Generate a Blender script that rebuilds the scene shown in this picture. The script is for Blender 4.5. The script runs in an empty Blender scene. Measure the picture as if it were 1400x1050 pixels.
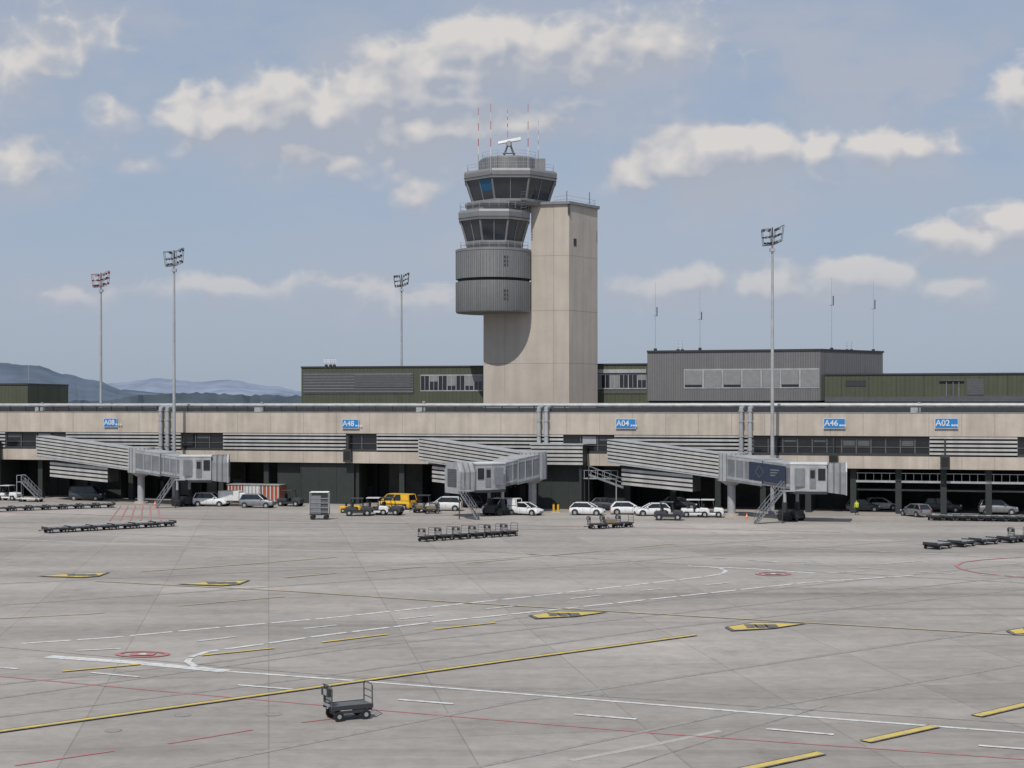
import bpy, math, random
import numpy as np
from mathutils import Vector, Matrix
random.seed(7)
H=13.0; F=2100.0; HY=555.0
def W(px,d,z): return Vector(((px-700)*d/F,d,z))
def ZZ(py,d): return H-(py-HY)*d/F
def G(px,py,z=0.0):
    d=H*F/(py-HY); return Vector(((px-700)*d/F,d,z))
sc=bpy.context.scene
# ------------------------------------------------------------ materials
MATS={}
def mat(name,col,rough=0.7,metal=0.0,var=0.12,scale=1.5,bump=0.0,streak=0.0,stripe=None,spec=0.5,grime=0.0):
    if name in MATS: return MATS[name]
    m=bpy.data.materials.new(name); m.use_nodes=True; nt=m.node_tree; N=nt.nodes; L=nt.links
    b=N['Principled BSDF']; b.inputs['Roughness'].default_value=rough; b.inputs['Metallic'].default_value=metal
    b.inputs['Specular IOR Level'].default_value=spec
    tc=N.new('ShaderNodeTexCoord')
    no=N.new('ShaderNodeTexNoise'); no.inputs['Scale'].default_value=scale; no.inputs['Detail'].default_value=4; no.inputs['Roughness'].default_value=0.62
    L.new(tc.outputs['Object'],no.inputs['Vector'])
    mr=N.new('ShaderNodeMapRange'); mr.inputs[1].default_value=0.3; mr.inputs[2].default_value=0.7
    mr.inputs[3].default_value=1-var; mr.inputs[4].default_value=1+var
    L.new(no.outputs[0],mr.inputs[0]); val=mr.outputs[0]
    def mul(a,bb):
        q=N.new('ShaderNodeMath'); q.operation='MULTIPLY'; L.new(a,q.inputs[0]); L.new(bb,q.inputs[1]); return q.outputs[0]
    if streak>0:
        mp=N.new('ShaderNodeMapping'); mp.inputs['Scale'].default_value=(1.1,1.1,0.10); L.new(tc.outputs['Object'],mp.inputs[0])
        n2=N.new('ShaderNodeTexNoise'); n2.inputs['Scale'].default_value=1.0; n2.inputs['Detail'].default_value=4; L.new(mp.outputs[0],n2.inputs['Vector'])
        m2=N.new('ShaderNodeMapRange'); m2.inputs[1].default_value=0.35; m2.inputs[2].default_value=0.65; m2.inputs[3].default_value=1-streak; m2.inputs[4].default_value=1+streak*0.5
        L.new(n2.outputs[0],m2.inputs[0]); val=mul(val,m2.outputs[0])
    st=None
    if stripe:
        wv=N.new('ShaderNodeTexWave'); wv.wave_type='BANDS'; wv.bands_direction=stripe[0]; wv.inputs['Scale'].default_value=stripe[1]
        L.new(tc.outputs['Object'],wv.inputs['Vector'])
        m3=N.new('ShaderNodeMapRange'); m3.inputs[1].default_value=0.0; m3.inputs[2].default_value=0.35; m3.inputs[3].default_value=1-stripe[2]; m3.inputs[4].default_value=1.0  # shade in the grooves between ribs, darkened in the base colour
        L.new(wv.outputs[1],m3.inputs[0]); val=mul(val,m3.outputs[0]); st=wv.outputs[1]
    mx=N.new('ShaderNodeVectorMath'); mx.operation='SCALE'; mx.inputs[0].default_value=col[:3]; L.new(val,mx.inputs['Scale'])
    L.new(mx.outputs[0],b.inputs['Base Color'])
    MATS[name]=m; return m
concrete=mat('facade_concrete',(0.475,0.415,0.352),0.9,var=0.11,scale=0.45,streak=0.12)
concT=mat('tower_concrete',(0.475,0.418,0.36),0.9,var=0.07,scale=0.25,streak=0.07)
joint=mat('joint_dark',(0.26,0.23,0.20),0.9)
clad=mat('tower_cladding',(0.25,0.25,0.25),0.5,0.35,var=0.06,stripe=('X',1.0,0.35),streak=0.08)
fascia=mat('cab_fascia',(0.23,0.23,0.235),0.55,0.25,var=0.08,scale=1)
dark=mat('dark_metal',(0.035,0.037,0.04),0.6)
black=mat('black_rubber',(0.015,0.015,0.015),0.8)
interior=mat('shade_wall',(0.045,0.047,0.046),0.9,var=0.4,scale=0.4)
glassd=mat('dark_glass',(0.012,0.015,0.02),0.08,spec=0.7,var=0.3)
glasst=mat('tower_cab_glass',(0.018,0.026,0.036),0.06,spec=0.9,var=0.5,scale=0.3)
glassb=mat('blue_blind_glass',(0.02,0.11,0.22),0.15)
green=mat('green_cladding',(0.078,0.087,0.054),0.7,var=0.08,streak=0.1,scale=0.7,stripe=('X',0.5,0.2))
greenD=mat('green_panel_dark',(0.026,0.034,0.031),0.7)
greyc=mat('grey_cladding',(0.19,0.185,0.185),0.55,0.2,var=0.05,stripe=('X',0.9,0.35),streak=0.08)
greyp=mat('grey_louvre_panel',(0.10,0.105,0.11),0.6,stripe=('Z',1.2,0.4))
blindm=mat('window_blind',(0.25,0.255,0.26),0.7,stripe=('Z',2.0,0.2))
roofm=mat('roof_gravel',(0.22,0.21,0.19),0.95,var=0.2,scale=3)
steel=mat('galvanised_steel',(0.42,0.43,0.44),0.45,0.5,var=0.12,scale=2)
slat=mat('aluminium_slat',(0.52,0.51,0.49),0.45,0.25,var=0.12,scale=0.7,streak=0.12)
white=mat('white_paint_metal',(0.66,0.66,0.65),0.45,var=0.08,scale=1.2,streak=0.08)
lgrey=mat('light_grey_metal',(0.38,0.39,0.40),0.5,0.1,var=0.14,scale=0.9,streak=0.12)
mgrey=mat('bridge_grey_metal',(0.21,0.22,0.235),0.5,0.15,var=0.16,scale=0.8,streak=0.14)
redp=mat('red_paint',(0.42,0.06,0.04),0.6); bluep=mat('sign_blue',(0.02,0.2,0.5),0.5,var=0.05)
navy=mat('navy_advert_panel',(0.03,0.038,0.07),0.4,var=0.1)
yellow=mat('yellow_vehicle',(0.72,0.42,0.02),0.35,var=0.05); orange=mat('orange_plastic',(0.8,0.15,0.03),0.6)
brick=mat('brick_red_panel',(0.33,0.09,0.05),0.8)
carw=mat('car_white',(0.72,0.72,0.72),0.25,var=0.04); carg=mat('car_grey',(0.28,0.29,0.3),0.3,0.5,var=0.04); card=mat('car_dark',(0.05,0.055,0.065),0.3,var=0.04)
lampw=mat('lamp_lens',(0.7,0.7,0.72),0.15); tail=mat('tail_lamp',(0.35,0.02,0.02),0.3)
skin=mat('skin',(0.5,0.3,0.22),0.6); vest=mat('hi_vis_vest',(0.55,0.62,0.05),0.7); trouser=mat('work_trousers',(0.03,0.035,0.05),0.8)
goods=mat('cardboard_goods',(0.25,0.19,0.12),0.9)
# ------------------------------------------------------------ mesh builder
class MB:
    def __init__(s): s.v=[];s.f=[];s.m=[];s.mats=[]
    def mi(s,m):
        if m not in s.mats: s.mats.append(m)
        return s.mats.index(m)
    def add(s,vs,fs,m):
        o=len(s.v); s.v+= [tuple(v) for v in vs]; i=s.mi(m)
        for f in fs: s.f.append(tuple(o+k for k in f)); s.m.append(i)
    def hexa(s,v,m): s.add(v,[(0,3,2,1),(4,5,6,7),(0,1,5,4),(1,2,6,5),(2,3,7,6),(3,0,4,7)],m)
    def box(s,x0,x1,y0,y1,z0,z1,m):
        s.hexa([(x0,y0,z0),(x1,y0,z0),(x1,y1,z0),(x0,y1,z0),(x0,y0,z1),(x1,y0,z1),(x1,y1,z1),(x0,y1,z1)],m)
    def cyl(s,p0,p1,r0,m,r1=None,n=8):
        r1=r0 if r1 is None else r1; p0=Vector(p0);p1=Vector(p1); d=(p1-p0).normalized()
        a=d.orthogonal().normalized(); b=d.cross(a)
        vs=[];
        for p,r in((p0,r0),(p1,r1)):
            for k in range(n):
                t=2*math.pi*k/n; vs.append(p+a*r*math.cos(t)+b*r*math.sin(t))
        fs=[(k,(k+1)%n,n+(k+1)%n,n+k) for k in range(n)]+[tuple(range(n-1,-1,-1)),tuple(range(n,2*n))]
        s.add(vs,fs,m)
    def loft(s,rings,m,caps=True):
        n=len(rings[0]); vs=[p for r in rings for p in r]; fs=[]
        for i in range(len(rings)-1):
            for k in range(n): fs.append((i*n+k,i*n+(k+1)%n,(i+1)*n+(k+1)%n,(i+1)*n+k))
        if caps: fs+=[tuple(range(n-1,-1,-1)),tuple((len(rings)-1)*n+k for k in range(n))]
        s.add(vs,fs,m)
    def prism(s,poly,z0,z1,m): s.loft([[(p[0],p[1],z0) for p in poly],[(p[0],p[1],z1) for p in poly]],m)
    def skew(s,p0,p1,l0,l1,z0,z1,m):
        p0=Vector(p0);p1=Vector(p1); d=(p1-p0); d.z=0; d.normalize(); n=Vector((-d.y,d.x,0))
        q=[]
        for z in(z0,z1):
            up=Vector((0,0,z)); q+=[p0+n*l0+up,p1+n*l0+up,p1+n*l1+up,p0+n*l1+up]
        s.hexa(q,m)
    def obj(s,name,parent=None,smooth=False,origin=None):
        me=bpy.data.meshes.new(name)
        vs=s.v
        if origin is not None:
            o=Vector(origin); vs=[tuple(Vector(v)-o) for v in vs]
        me.from_pydata(vs,[],s.f)
        for m in s.mats: me.materials.append(m)
        for p,i in zip(me.polygons,s.m): p.material_index=i
        import bmesh
        bm=bmesh.new(); bm.from_mesh(me); bmesh.ops.recalc_face_normals(bm,faces=bm.faces); bm.to_mesh(me); bm.free()
        if smooth:
            me.polygons.foreach_set('use_smooth',[True]*len(me.polygons))
            try: me.set_sharp_from_angle(angle=math.radians(35))
            except Exception: pass
        ob=bpy.data.objects.new(name,me); sc.collection.objects.link(ob)
        if origin is not None: ob.location=origin
        if parent: ob.parent=parent
        return ob
def empty(name):
    e=bpy.data.objects.new(name,None); sc.collection.objects.link(e); e.empty_display_size=1; return e
def inst(name,me,loc,yaw=0,scale=1):
    o=bpy.data.objects.new(name,me); sc.collection.objects.link(o); o.location=loc; o.rotation_euler=(0,0,yaw); o.scale=(scale,)*3; return o
class Wall:
    def __init__(s,pa,da,pb,db):
        s.pa,s.pb,s.ia,s.ib=pa,pb,1/da,1/db
        a=W(pa,da,0);b=W(pb,db,0); s.u=(b-a).normalized(); s.n=Vector((s.u.y,-s.u.x,0))
        if s.n.y>0: s.n=-s.n
    def d(s,px): return 1/(s.ia+(s.ib-s.ia)*(px-s.pa)/(s.pb-s.pa))
    def pt(s,px,o=0,z=0):
        p=W(px,s.d(px),z); return p+s.n*o
    def z(s,px,py): return ZZ(py,s.d(px))
    def box(s,mb,p0,p1,z0,z1,o0,o1,m):
        q=[]
        for z in(z0,z1): q+=[s.pt(p0,o1,z),s.pt(p1,o1,z),s.pt(p1,o0,z),s.pt(p0,o0,z)]
        mb.hexa(q,m)
    def sbox(s,mb,px,w,z0,z1,o0,o1,m):
        c=s.pt(px); q=[]
        for z in(z0,z1):
            for a,o in((-w/2,o1),(w/2,o1),(w/2,o0),(-w/2,o0)): q.append(c+s.u*a+s.n*o+Vector((0,0,z)))
        mb.hexa(q,m)
# ------------------------------------------------------------ world
SE=math.radians(54); SH=Vector((-0.33,-0.944,0)).normalized()
S=Vector((SH.x*math.cos(SE),SH.y*math.cos(SE),math.sin(SE)))
w=bpy.data.worlds.new("World"); sc.world=w; w.use_nodes=True; nt=w.node_tree; N=nt.nodes; L=nt.links
bg=N['Background']; bg.inputs[1].default_value=0.11
sky=N.new('ShaderNodeTexSky'); sky.sky_type='NISHITA'; sky.sun_disc=False; sky.sun_elevation=SE; sky.sun_rotation=math.atan2(S.x,S.y)
sky.air_density=1.0; sky.dust_density=2.0; sky.ozone_density=1.5; sky.altitude=400
hg=N.new('ShaderNodeMix'); hg.data_type='RGBA'; hg.inputs[0].default_value=.78; L.new(sky.outputs[0],hg.inputs[6]); hg.inputs[7].default_value=(3.15,3.8,4.9,1)
L.new(hg.outputs[2],bg.inputs[0])
# cloud layer : a far sheet carrying per-vertex cloud opacity and brightness
rng_=np.random.default_rng(11); TAB=rng_.random((256,256))
def vnoise(x,y,sd=0):
    x=x+sd*17.3; y=y+sd*41.7; xi=np.floor(x).astype(int); yi=np.floor(y).astype(int); fx=x-xi; fy=y-yi
    fx=fx*fx*fx*(fx*(fx*6-15)+10); fy=fy*fy*fy*(fy*(fy*6-15)+10); a=TAB[xi&255,yi&255]; b=TAB[(xi+1)&255,yi&255]; c=TAB[xi&255,(yi+1)&255]; d=TAB[(xi+1)&255,(yi+1)&255]
    return (a*(1-fx)+b*fx)*(1-fy)+(c*(1-fx)+d*fx)*fy
def fbm(x,y,o=6,sd=0,g=.55,bil=False):
    s=0;a=1;t=0
    for i in range(o):
        n=vnoise(x,y,sd+i)
        if bil: n=np.sqrt(np.abs(2*n-1)+.01)
        s=s+a*n; t+=a; a*=g; ca,sa=math.cos(.6+i),math.sin(.6+i); x,y=(x*ca-y*sa)*2.03,(x*sa+y*ca)*2.03
    return s/t
def sst(a,b,x): t=np.clip((x-a)/(b-a),0,1); return t*t*(3-2*t)
U0,U1,V0,V1=-.46,.46,-.002,.33; NU,NV=1200,440
uu,vv=np.meshgrid(np.linspace(U0,U1,NU),np.linspace(V0,V1,NV)); PX=700+uu*F; PY=HY-vv*F
a1,b1=(fbm(PX/80,PY/80,4,3)-.5)*60,(fbm(PX/80,PY/80,4,12)-.5)*46; X=PX+a1; Y=PY+b1
cum=[ # px,py(centre),rx,ry_top,ry_bottom,amp
(262,168,64,48,46,1.05),(300,172,74,52,42,1.05),(350,165,60,52,55,1.05),(392,148,58,54,75,1.08),(455,155,78,46,80,1.05),(520,125,80,54,110,1.1),(580,98,80,50,130,1.15),(645,82,100,54,150,1.1),(730,70,120,54,150,1.0),(570,175,150,70,85,.95),(690,165,170,85,90,.92),(430,215,140,45,50,.8),(800,100,140,70,110,.8),(880,80,150,60,90,.62),
(870,245,60,40,36,1.05),(925,218,70,46,70,1.08),(985,208,72,40,80,1.1),(1040,218,60,40,68,1.05),(1118,215,46,34,46,.95),(1190,208,66,30,42,.9),(1255,208,64,26,38,.85),(1390,130,55,44,60,.95),
(1385,308,65,32,62,.92),(1310,335,90,28,48,.85),(1180,382,125,30,70,.95),(925,388,85,32,60,.9),(1040,398,85,26,50,.85),(1300,402,90,26,40,.8),(572,260,48,28,38,.85),(310,400,125,20,36,.75),(90,402,70,16,30,.68),(550,410,115,24,42,.72),(200,234,40,18,26,.5),(20,220,100,44,56,.66),(60,100,140,66,66,.56),(150,160,60,40,50,.5)]
C=np.full(PX.shape,-1.0); Hh=np.zeros(PX.shape)
for (cx,cy,rx,rt,rb,am) in cum:
    dy=(Y-cy); e=am*(1.0-np.sqrt(((X-cx)/(rx*1.25))**2+np.where(dy<0,dy/(rt*1.3),dy/(rb*1.3))**2))
    hgt=np.clip(-dy/rt,-1,1); k=1/(1+np.exp(np.clip(-(e-C)*18,-50,50))); Hh=Hh*(1-k)+hgt*k; C=np.maximum(C,e)
bl=fbm(PX/48+a1*.01,PY/36,6,21,.5,True)
fn=fbm(PX/70,PY/52,7,33,.56)
D=C+(1-bl)*.55-.27+(fn-.5)*.62
def sh(A,dx,dy):
    cx=int(round(dx/F/((U1-U0)/NU))); cy=int(round(dy/F/((V1-V0)/NV))); return np.roll(np.roll(A,-cy,0),-cx,1)
def blur(A,n):
    for _ in range(n): A=(A+np.roll(A,1,0)+np.roll(A,-1,0)+np.roll(A,1,1)+np.roll(A,-1,1))/5
    return A
Hs=blur(Hh,60)
soft=.30+.80*sst(.45,-.7,Hs)+.25*sst(.95,.55,blur(np.clip(C,0,1),40)+.3)
alC=sst(0.0,1.0,(D+.03)/soft)
low=sst(.04,.13,vv)
alC=alC*(.46+.44*low)
Db=blur(D,3); Dw=blur(D,12)
lit=np.clip(.22+1.25*(Db-sh(Db,-7,12))+.95*(Dw-sh(Dw,-16,30))+.16*Hs+.8*(fn-.5),0,1)
lit=lit*(.62+.38*low)
veil=[(60,80,190,110,.65),(30,225,130,60,.85),(150,150,90,70,.5),(560,130,340,120,.9),(860,80,280,110,.85),(1230,120,340,100,.85),(1000,60,320,80,.7),(640,190,260,90,.6),(430,215,170,50,.6),(1250,230,180,70,.55),(1000,270,170,50,.6),(980,230,150,60,.6),(1180,395,300,60,.7),(930,400,200,50,.6),(600,410,300,40,.5),(300,400,300,30,.5),(640,340,120,40,.5),(300,40,250,60,.5),(1350,340,150,60,.65),(80,400,160,40,.45)]
Vv=np.zeros(PX.shape)
for (cx,cy,rx,ry,am) in veil: Vv=np.maximum(Vv,am*np.exp(-(((X-cx)/rx)**2+((Y-cy)/ry)**2)*1.2))
vf=fbm(PX/130,PY/62,7,51,.58)
alV=np.clip(Vv*sst(.18,.66,vf)*1.12+.25*sst(.40,.75,fbm(PX/260,PY/90,6,61,.6))+.34*sst(.16,.0,vv),0,.82)
colV=np.stack([np.full(PX.shape,c) for c in(.42,.455,.53)],-1)
hz=sst(.12,0,vv)[...,None]; colV=colV*(1-hz)+np.array((.375,.425,.515))*hz
sh_=np.array((.40,.43,.50)); br_=np.array((.70,.67,.645)); colC=sh_+(br_-sh_)*lit[...,None]
aT=alC+(1-alC)*alV; col=(colC*alC[...,None]+colV*((1-alC)*alV)[...,None])/np.maximum(aT,1e-4)[...,None]
aT=aT*sst(U1,.38,np.abs(uu))*sst(V1,.29,vv)
YD=15000.0
vs=np.stack([uu*YD,np.full(uu.shape,YD),H+vv*YD],-1).reshape(-1,3).astype(np.float32)
ii=(np.arange(NV-1)[:,None]*NU+np.arange(NU-1)[None,:]).reshape(-1)
fc=np.stack([ii,ii+1,ii+NU+1,ii+NU],-1).astype(np.int32)
me=bpy.data.meshes.new('sky'); me.vertices.add(len(vs)); me.vertices.foreach_set('co',vs.ravel()); me.loops.add(fc.size); me.loops.foreach_set('vertex_index',fc.ravel()); me.polygons.add(len(fc)); me.polygons.foreach_set('loop_start',np.arange(len(fc),dtype=np.int32)*4); me.update(calc_edges=True)
at=me.attributes.new('cloud','FLOAT_COLOR','POINT'); at.data.foreach_set('color',np.concatenate([col,aT[...,None]],-1).astype(np.float32).ravel())
m=bpy.data.materials.new('cloud_layer'); m.use_nodes=True; m.cycles.emission_sampling='NONE'; nt=m.node_tree; N=nt.nodes; L=nt.links; N.remove(N['Principled BSDF']); out=N['Material Output']
an=N.new('ShaderNodeAttribute'); an.attribute_name='cloud'; em=N.new('ShaderNodeEmission'); tr=N.new('ShaderNodeBsdfTransparent'); ms=N.new('ShaderNodeMixShader')
L.new(an.outputs['Color'],em.inputs[0]); L.new(an.outputs['Alpha'],ms.inputs[0]); L.new(tr.outputs[0],ms.inputs[1]); L.new(em.outputs[0],ms.inputs[2]); L.new(ms.outputs[0],out.inputs[0])
me.materials.append(m); so=bpy.data.objects.new('sky',me); sc.collection.objects.link(so)
sl=bpy.data.lights.new('sun','SUN'); sl.energy=3.2; sl.angle=math.radians(0.53); sl.color=(1,0.96,0.895)
so=bpy.data.objects.new('sun',sl); sc.collection.objects.link(so); so.rotation_euler=S.to_track_quat('Z','Y').to_euler(); so.location=(0,0,80)
# ------------------------------------------------------------ camera
cd=bpy.data.cameras.new('camera'); cam=bpy.data.objects.new('camera',cd); sc.collection.objects.link(cam); sc.camera=cam
cam.location=(0,0,H); cam.rotation_euler=(math.radians(90),0,0); cd.sensor_width=36; cd.lens=36*F/1400; cd.shift_y=30/1400; cd.clip_end=40000; cd.clip_start=0.5
sc.view_settings.view_transform='Standard'; sc.view_settings.look='None'; sc.view_settings.exposure=0
# ------------------------------------------------------------ ground
ANG=-math.radians(15.6)
gm=bpy.data.materials.new('apron_concrete'); gm.use_nodes=True; nt=gm.node_tree; N=nt.nodes; L=nt.links; b=N['Principled BSDF']; b.inputs['Roughness'].default_value=0.88; b.inputs['Specular IOR Level'].default_value=0.25
tc=N.new('ShaderNodeTexCoord'); mp=N.new('ShaderNodeMapping'); mp.inputs['Rotation'].default_value=(0,0,math.radians(-9)); L.new(tc.outputs['Object'],mp.inputs[0])
br=N.new('ShaderNodeTexBrick'); br.offset=0; br.inputs['Scale'].default_value=1; br.inputs['Brick Width'].default_value=7.5; br.inputs['Row Height'].default_value=7.5; br.inputs['Mortar Size'].default_value=0.035; br.inputs['Mortar Smooth'].default_value=0.2
br.inputs['Color1'].default_value=(0.335,0.306,0.276,1); br.inputs['Color2'].default_value=(0.385,0.350,0.313,1); br.inputs['Mortar'].default_value=(0.27,0.247,0.223,1); L.new(mp.outputs[0],br.inputs['Vector'])
def ns(scale,det,vec,ro=0.6):
    n=N.new('ShaderNodeTexNoise'); n.inputs['Scale'].default_value=scale; n.inputs['Detail'].default_value=det; n.inputs['Roughness'].default_value=ro; L.new(vec,n.inputs['Vector']); return n.outputs[0]
def rng(v,a,bb,c,d):
    m=N.new('ShaderNodeMapRange'); m.inputs[1].default_value=a; m.inputs[2].default_value=bb; m.inputs[3].default_value=c; m.inputs[4].default_value=d; L.new(v,m.inputs[0]); return m.outputs[0]
def mu(a,bb):
    q=N.new('ShaderNodeMath'); q.operation='MULTIPLY'; L.new(a,q.inputs[0]); L.new(bb,q.inputs[1]); return q.outputs[0]
m2=N.new('ShaderNodeMapping'); m2.inputs['Rotation'].default_value=(0,0,math.radians(-20)); m2.inputs['Scale'].default_value=(0.012,0.11,1); L.new(tc.outputs['Object'],m2.inputs[0])
m3=N.new('ShaderNodeMapping'); m3.inputs['Rotation'].default_value=(0,0,math.radians(12)); m3.inputs['Scale'].default_value=(0.02,0.4,1); L.new(tc.outputs['Object'],m3.inputs[0])
k=mu(rng(ns(0.035,5,tc.outputs['Object']),.32,.68,.83,1.11),rng(ns(0.9,6,tc.outputs['Object'],.75),.3,.7,.84,1.11))
k=mu(k,rng(ns(1,4,m2.outputs[0]),.35,.62,1.09,.85)); k=mu(k,rng(ns(1,3,m3.outputs[0]),.55,.70,1.0,.80))
k=mu(k,rng(ns(0.25,5,tc.outputs['Object'],.72),.56,.74,1.0,.76))
sc1=N.new('ShaderNodeVectorMath'); sc1.operation='SCALE'; L.new(br.outputs[0],sc1.inputs[0]); L.new(k,sc1.inputs['Scale'])
sy=N.new('ShaderNodeSeparateXYZ'); L.new(tc.outputs['Object'],sy.inputs[0])
far=rng(sy.outputs[1],330,340,0,1)
gx=N.new('ShaderNodeMix'); gx.data_type='RGBA'; L.new(far,gx.inputs[0]); L.new(sc1.outputs[0],gx.inputs[6]); gx.inputs[7].default_value=(0.07,0.1,0.05,1)
L.new(gx.outputs[2],b.inputs['Base Color'])
mb=MB(); R=16000; mb.add([(-R,-R,0),(R,-R,0),(R,R,0),(-R,R,0)],[(0,1,2,3)],gm); mb.obj('ground')
def paint(name,col,wear=0.45):
    m=bpy.data.materials.new(name); m.use_nodes=True; nt=m.node_tree; N=nt.nodes; L=nt.links; b=N['Principled BSDF']; b.inputs['Roughness'].default_value=0.8
    tc=N.new('ShaderNodeTexCoord'); n=N.new('ShaderNodeTexNoise'); n.inputs['Scale'].default_value=2.2; n.inputs['Detail'].default_value=6; n.inputs['Roughness'].default_value=.7; L.new(tc.outputs['Object'],n.inputs['Vector'])
    r=N.new('ShaderNodeMapRange'); r.inputs[1].default_value=.38; r.inputs[2].default_value=.68; r.inputs[3].default_value=0; r.inputs[4].default_value=wear*1.6; L.new(n.outputs[0],r.inputs[0])
    x=N.new('ShaderNodeMix'); x.data_type='RGBA'; L.new(r.outputs[0],x.inputs[0]); x.inputs[6].default_value=(*col,1); x.inputs[7].default_value=(0.31,0.285,0.26,1); L.new(x.outputs[2],b.inputs['Base Color']); return m
pw=paint('white_road_paint',(0.70,0.70,0.68),.5); py_=paint('yellow_road_paint',(0.66,0.48,0.06),.45); pyf=paint('faded_yellow_paint',(0.50,0.40,0.18),.6)
pr=paint('red_road_paint',(0.46,0.14,0.14),.5); pk=paint('black_road_paint',(0.07,0.07,0.065),.35); pj=paint('dark_joint_sealant',(0.15,0.14,0.13),.5); pp=paint('pale_repair_strip',(0.42,0.40,0.37),.4)
pc=paint('cover_iron',(0.25,0.23,0.21),.5); pt_=paint('tyre_rubber_trace',(0.235,0.217,0.197),1.1)
def ground_line(mb,pts,wd,m,z,dash=None,off=0.0):
    P=[G(*p) for p in pts]
    nn=[]
    for i in range(len(P)):
        a=P[max(i-1,0)]; c=P[min(i+1,len(P)-1)]; t=(c-a).normalized(); nn.append(Vector((-t.y,t.x,0)))
    def seg(a,na,c,nc):
        mb.add([a+na*(off-wd/2)+Vector((0,0,z)),c+nc*(off-wd/2)+Vector((0,0,z)),c+nc*(off+wd/2)+Vector((0,0,z)),a+na*(off+wd/2)+Vector((0,0,z))],[(0,1,2,3)],m)
    pos=0
    for i in range(len(P)-1):
        Lg=(P[i+1]-P[i]).length
        if not dash: seg(P[i],nn[i],P[i+1],nn[i+1]); continue
        t=0
        while t<Lg-1e-4:
            ph=pos%(dash[0]+dash[1])
            if ph<dash[0]: st=min(dash[0]-ph,Lg-t); on=True
            else: st=min(dash[0]+dash[1]-ph,Lg-t); on=False
            st=max(st,1e-3)
            if on: seg(P[i].lerp(P[i+1],t/Lg),nn[i].lerp(nn[i+1],t/Lg),P[i].lerp(P[i+1],(t+st)/Lg),nn[i].lerp(nn[i+1],(t+st)/Lg))
            t+=st; pos+=st
marks=empty('apron_markings')
mb=MB()
def LN(*a,**k): ground_line(mb,*a,**k)
LN([(-60,880),(0,885),(300,911),(700,944),(1000,964),(1450,993)],.16,pj,.004)
LN([(-60,718),(150,729),(560,747),(950,773),(1450,800)],.3,pj,.004)
LN([(-50,735),(400,752),(1450,772)],.5,pp,.004)
LN([(820,1060),(1010,1000),(1130,965)],.1,pj,.004)
LN([(780,1040),(900,1017),(985,999)],.35,pp,.008)
for s_,wd in (([(-40,985),(400,930),(900,860),(1450,800)],.35),([(-40,960),(500,884),(1450,782)],.3),([(200,1060),(700,960),(1200,885),(1450,850)],.4),([(600,1060),(1000,975),(1450,900)],.3),([(-40,800),(600,770),(1100,735)],.4),([(-40,830),(700,780),(1300,735)],.45),([(-40,940),(300,905),(800,832),(1450,765)],.3)): LN(s_,wd,pt_,.012)
mb.obj('joint_sealant',marks)
mb=MB()
LN([(-40,923),(0,925),(330,955),(600,978),(900,1003),(1200,1024),(1450,1042)],.16,pr,.016)
LN([(310,918),(500,932),(800,956),(1100,980),(1450,1006)],.28,pw,.016)
LN([(65,898),(180,906),(310,918)],.8,pw,.020)
LN([(30,880),(150,872),(300,858),(450,845),(600,829),(750,813),(900,796),(960,789),(985,785),(993,781),(985,777),(965,775),(940,774)],.34,pw,.016,dash=(2.6,.35))
LN([(940,774),(1030,778),(1115,784)],.5,pw,.020)
LN([(1250,787),(1100,797),(980,810),(850,824),(700,840),(600,850),(450,868),(330,885),(285,891),(262,898),(256,905),(268,912),(310,918)],.36,pw,.024,dash=(2.6,.35))
for s in [((415,860),(460,855)),((270,877),(322,871)),((545,847),(592,842)),((665,833),(712,828)),((780,819),(822,814)),((875,808),(906,805)),((965,800),(996,797)),((105,890),(166,887)),
 ((125,920),(190,926)),((325,937),(400,943)),((545,957),(620,963)),((785,977),(870,984)),((1048,997),(1140,1005)),((1338,1020),(1420,1026)),
 ((1130,784),(1180,781)),((1200,772),(1260,767)),((1075,768),(1120,770)),((1030,768),(1062,769)),((0,913),(25,915))]: LN(list(s),.26,pw,.028)
LN([(560,716),(760,722),(1000,731),(1180,740),(1400,752)],.2,pw,.028,dash=(3,3)); LN([(1000,745),(1260,757),(1400,764)],.2,pw,.032)
LN([(880,757),(1010,765),(1300,785),(1440,790)],.22,pw,.032,dash=(3,2))
LN([(420,713),(560,716),(900,722),(1150,728)],.25,pr,.016)
LN([(1450,761),(1395,762),(1340,766),(1316,769),(1307,774),(1316,779),(1340,784),(1390,789),(1450,792)],.28,pr,.036)
LN([(-40,700),(100,703),(230,709),(420,713)],.25,pr,.036)
for i in range(6): LN([(150+i*14,712),(165+i*10,692)],.16,pr,.038+.004*i)
for s in [((20,1047),(155,1027)),((230,1017),(345,998)),((412,988),(452,983))]: LN(list(s),.17,pr,.020)
for (x,y,rx,ry) in [(195,895,34,3.6),(1057,785,22,2.3)]:
    LN([(x+rx*math.cos(t*math.pi/12),y+ry*math.sin(t*math.pi/12)) for t in range(25)],.3,pr,.04); LN([(x-rx*.5,y),(x+rx*.5,y)],.9,pr,.044); LN([(x-rx*.15,y),(x+rx*.15,y)],.5,pw,.048)
mb.obj('white_red_lines',marks)
mb=MB()
LN([(-40,1007),(0,1001),(300,959),(500,931),(700,903),(950,869)],.55,pk,.050); LN([(-40,1007),(0,1001),(300,959),(500,931),(700,903),(950,869)],.3,py_,.054)
for s in [((85,919),(192,909)),((275,897),(375,887)),((440,879),(530,868)),((595,861),(678,852))]: LN(list(s),.28,py_,.052)
for s in [((1000,1057),(1122,1031)),((1183,1015),(1278,994)),((1335,980),(1420,960))]: LN(list(s),.6,pk,.052); LN(list(s),.4,py_,.056)
LN([(130,795),(400,809),(640,825),(1000,846),(1450,872)],.24,pyf,.050)
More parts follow.
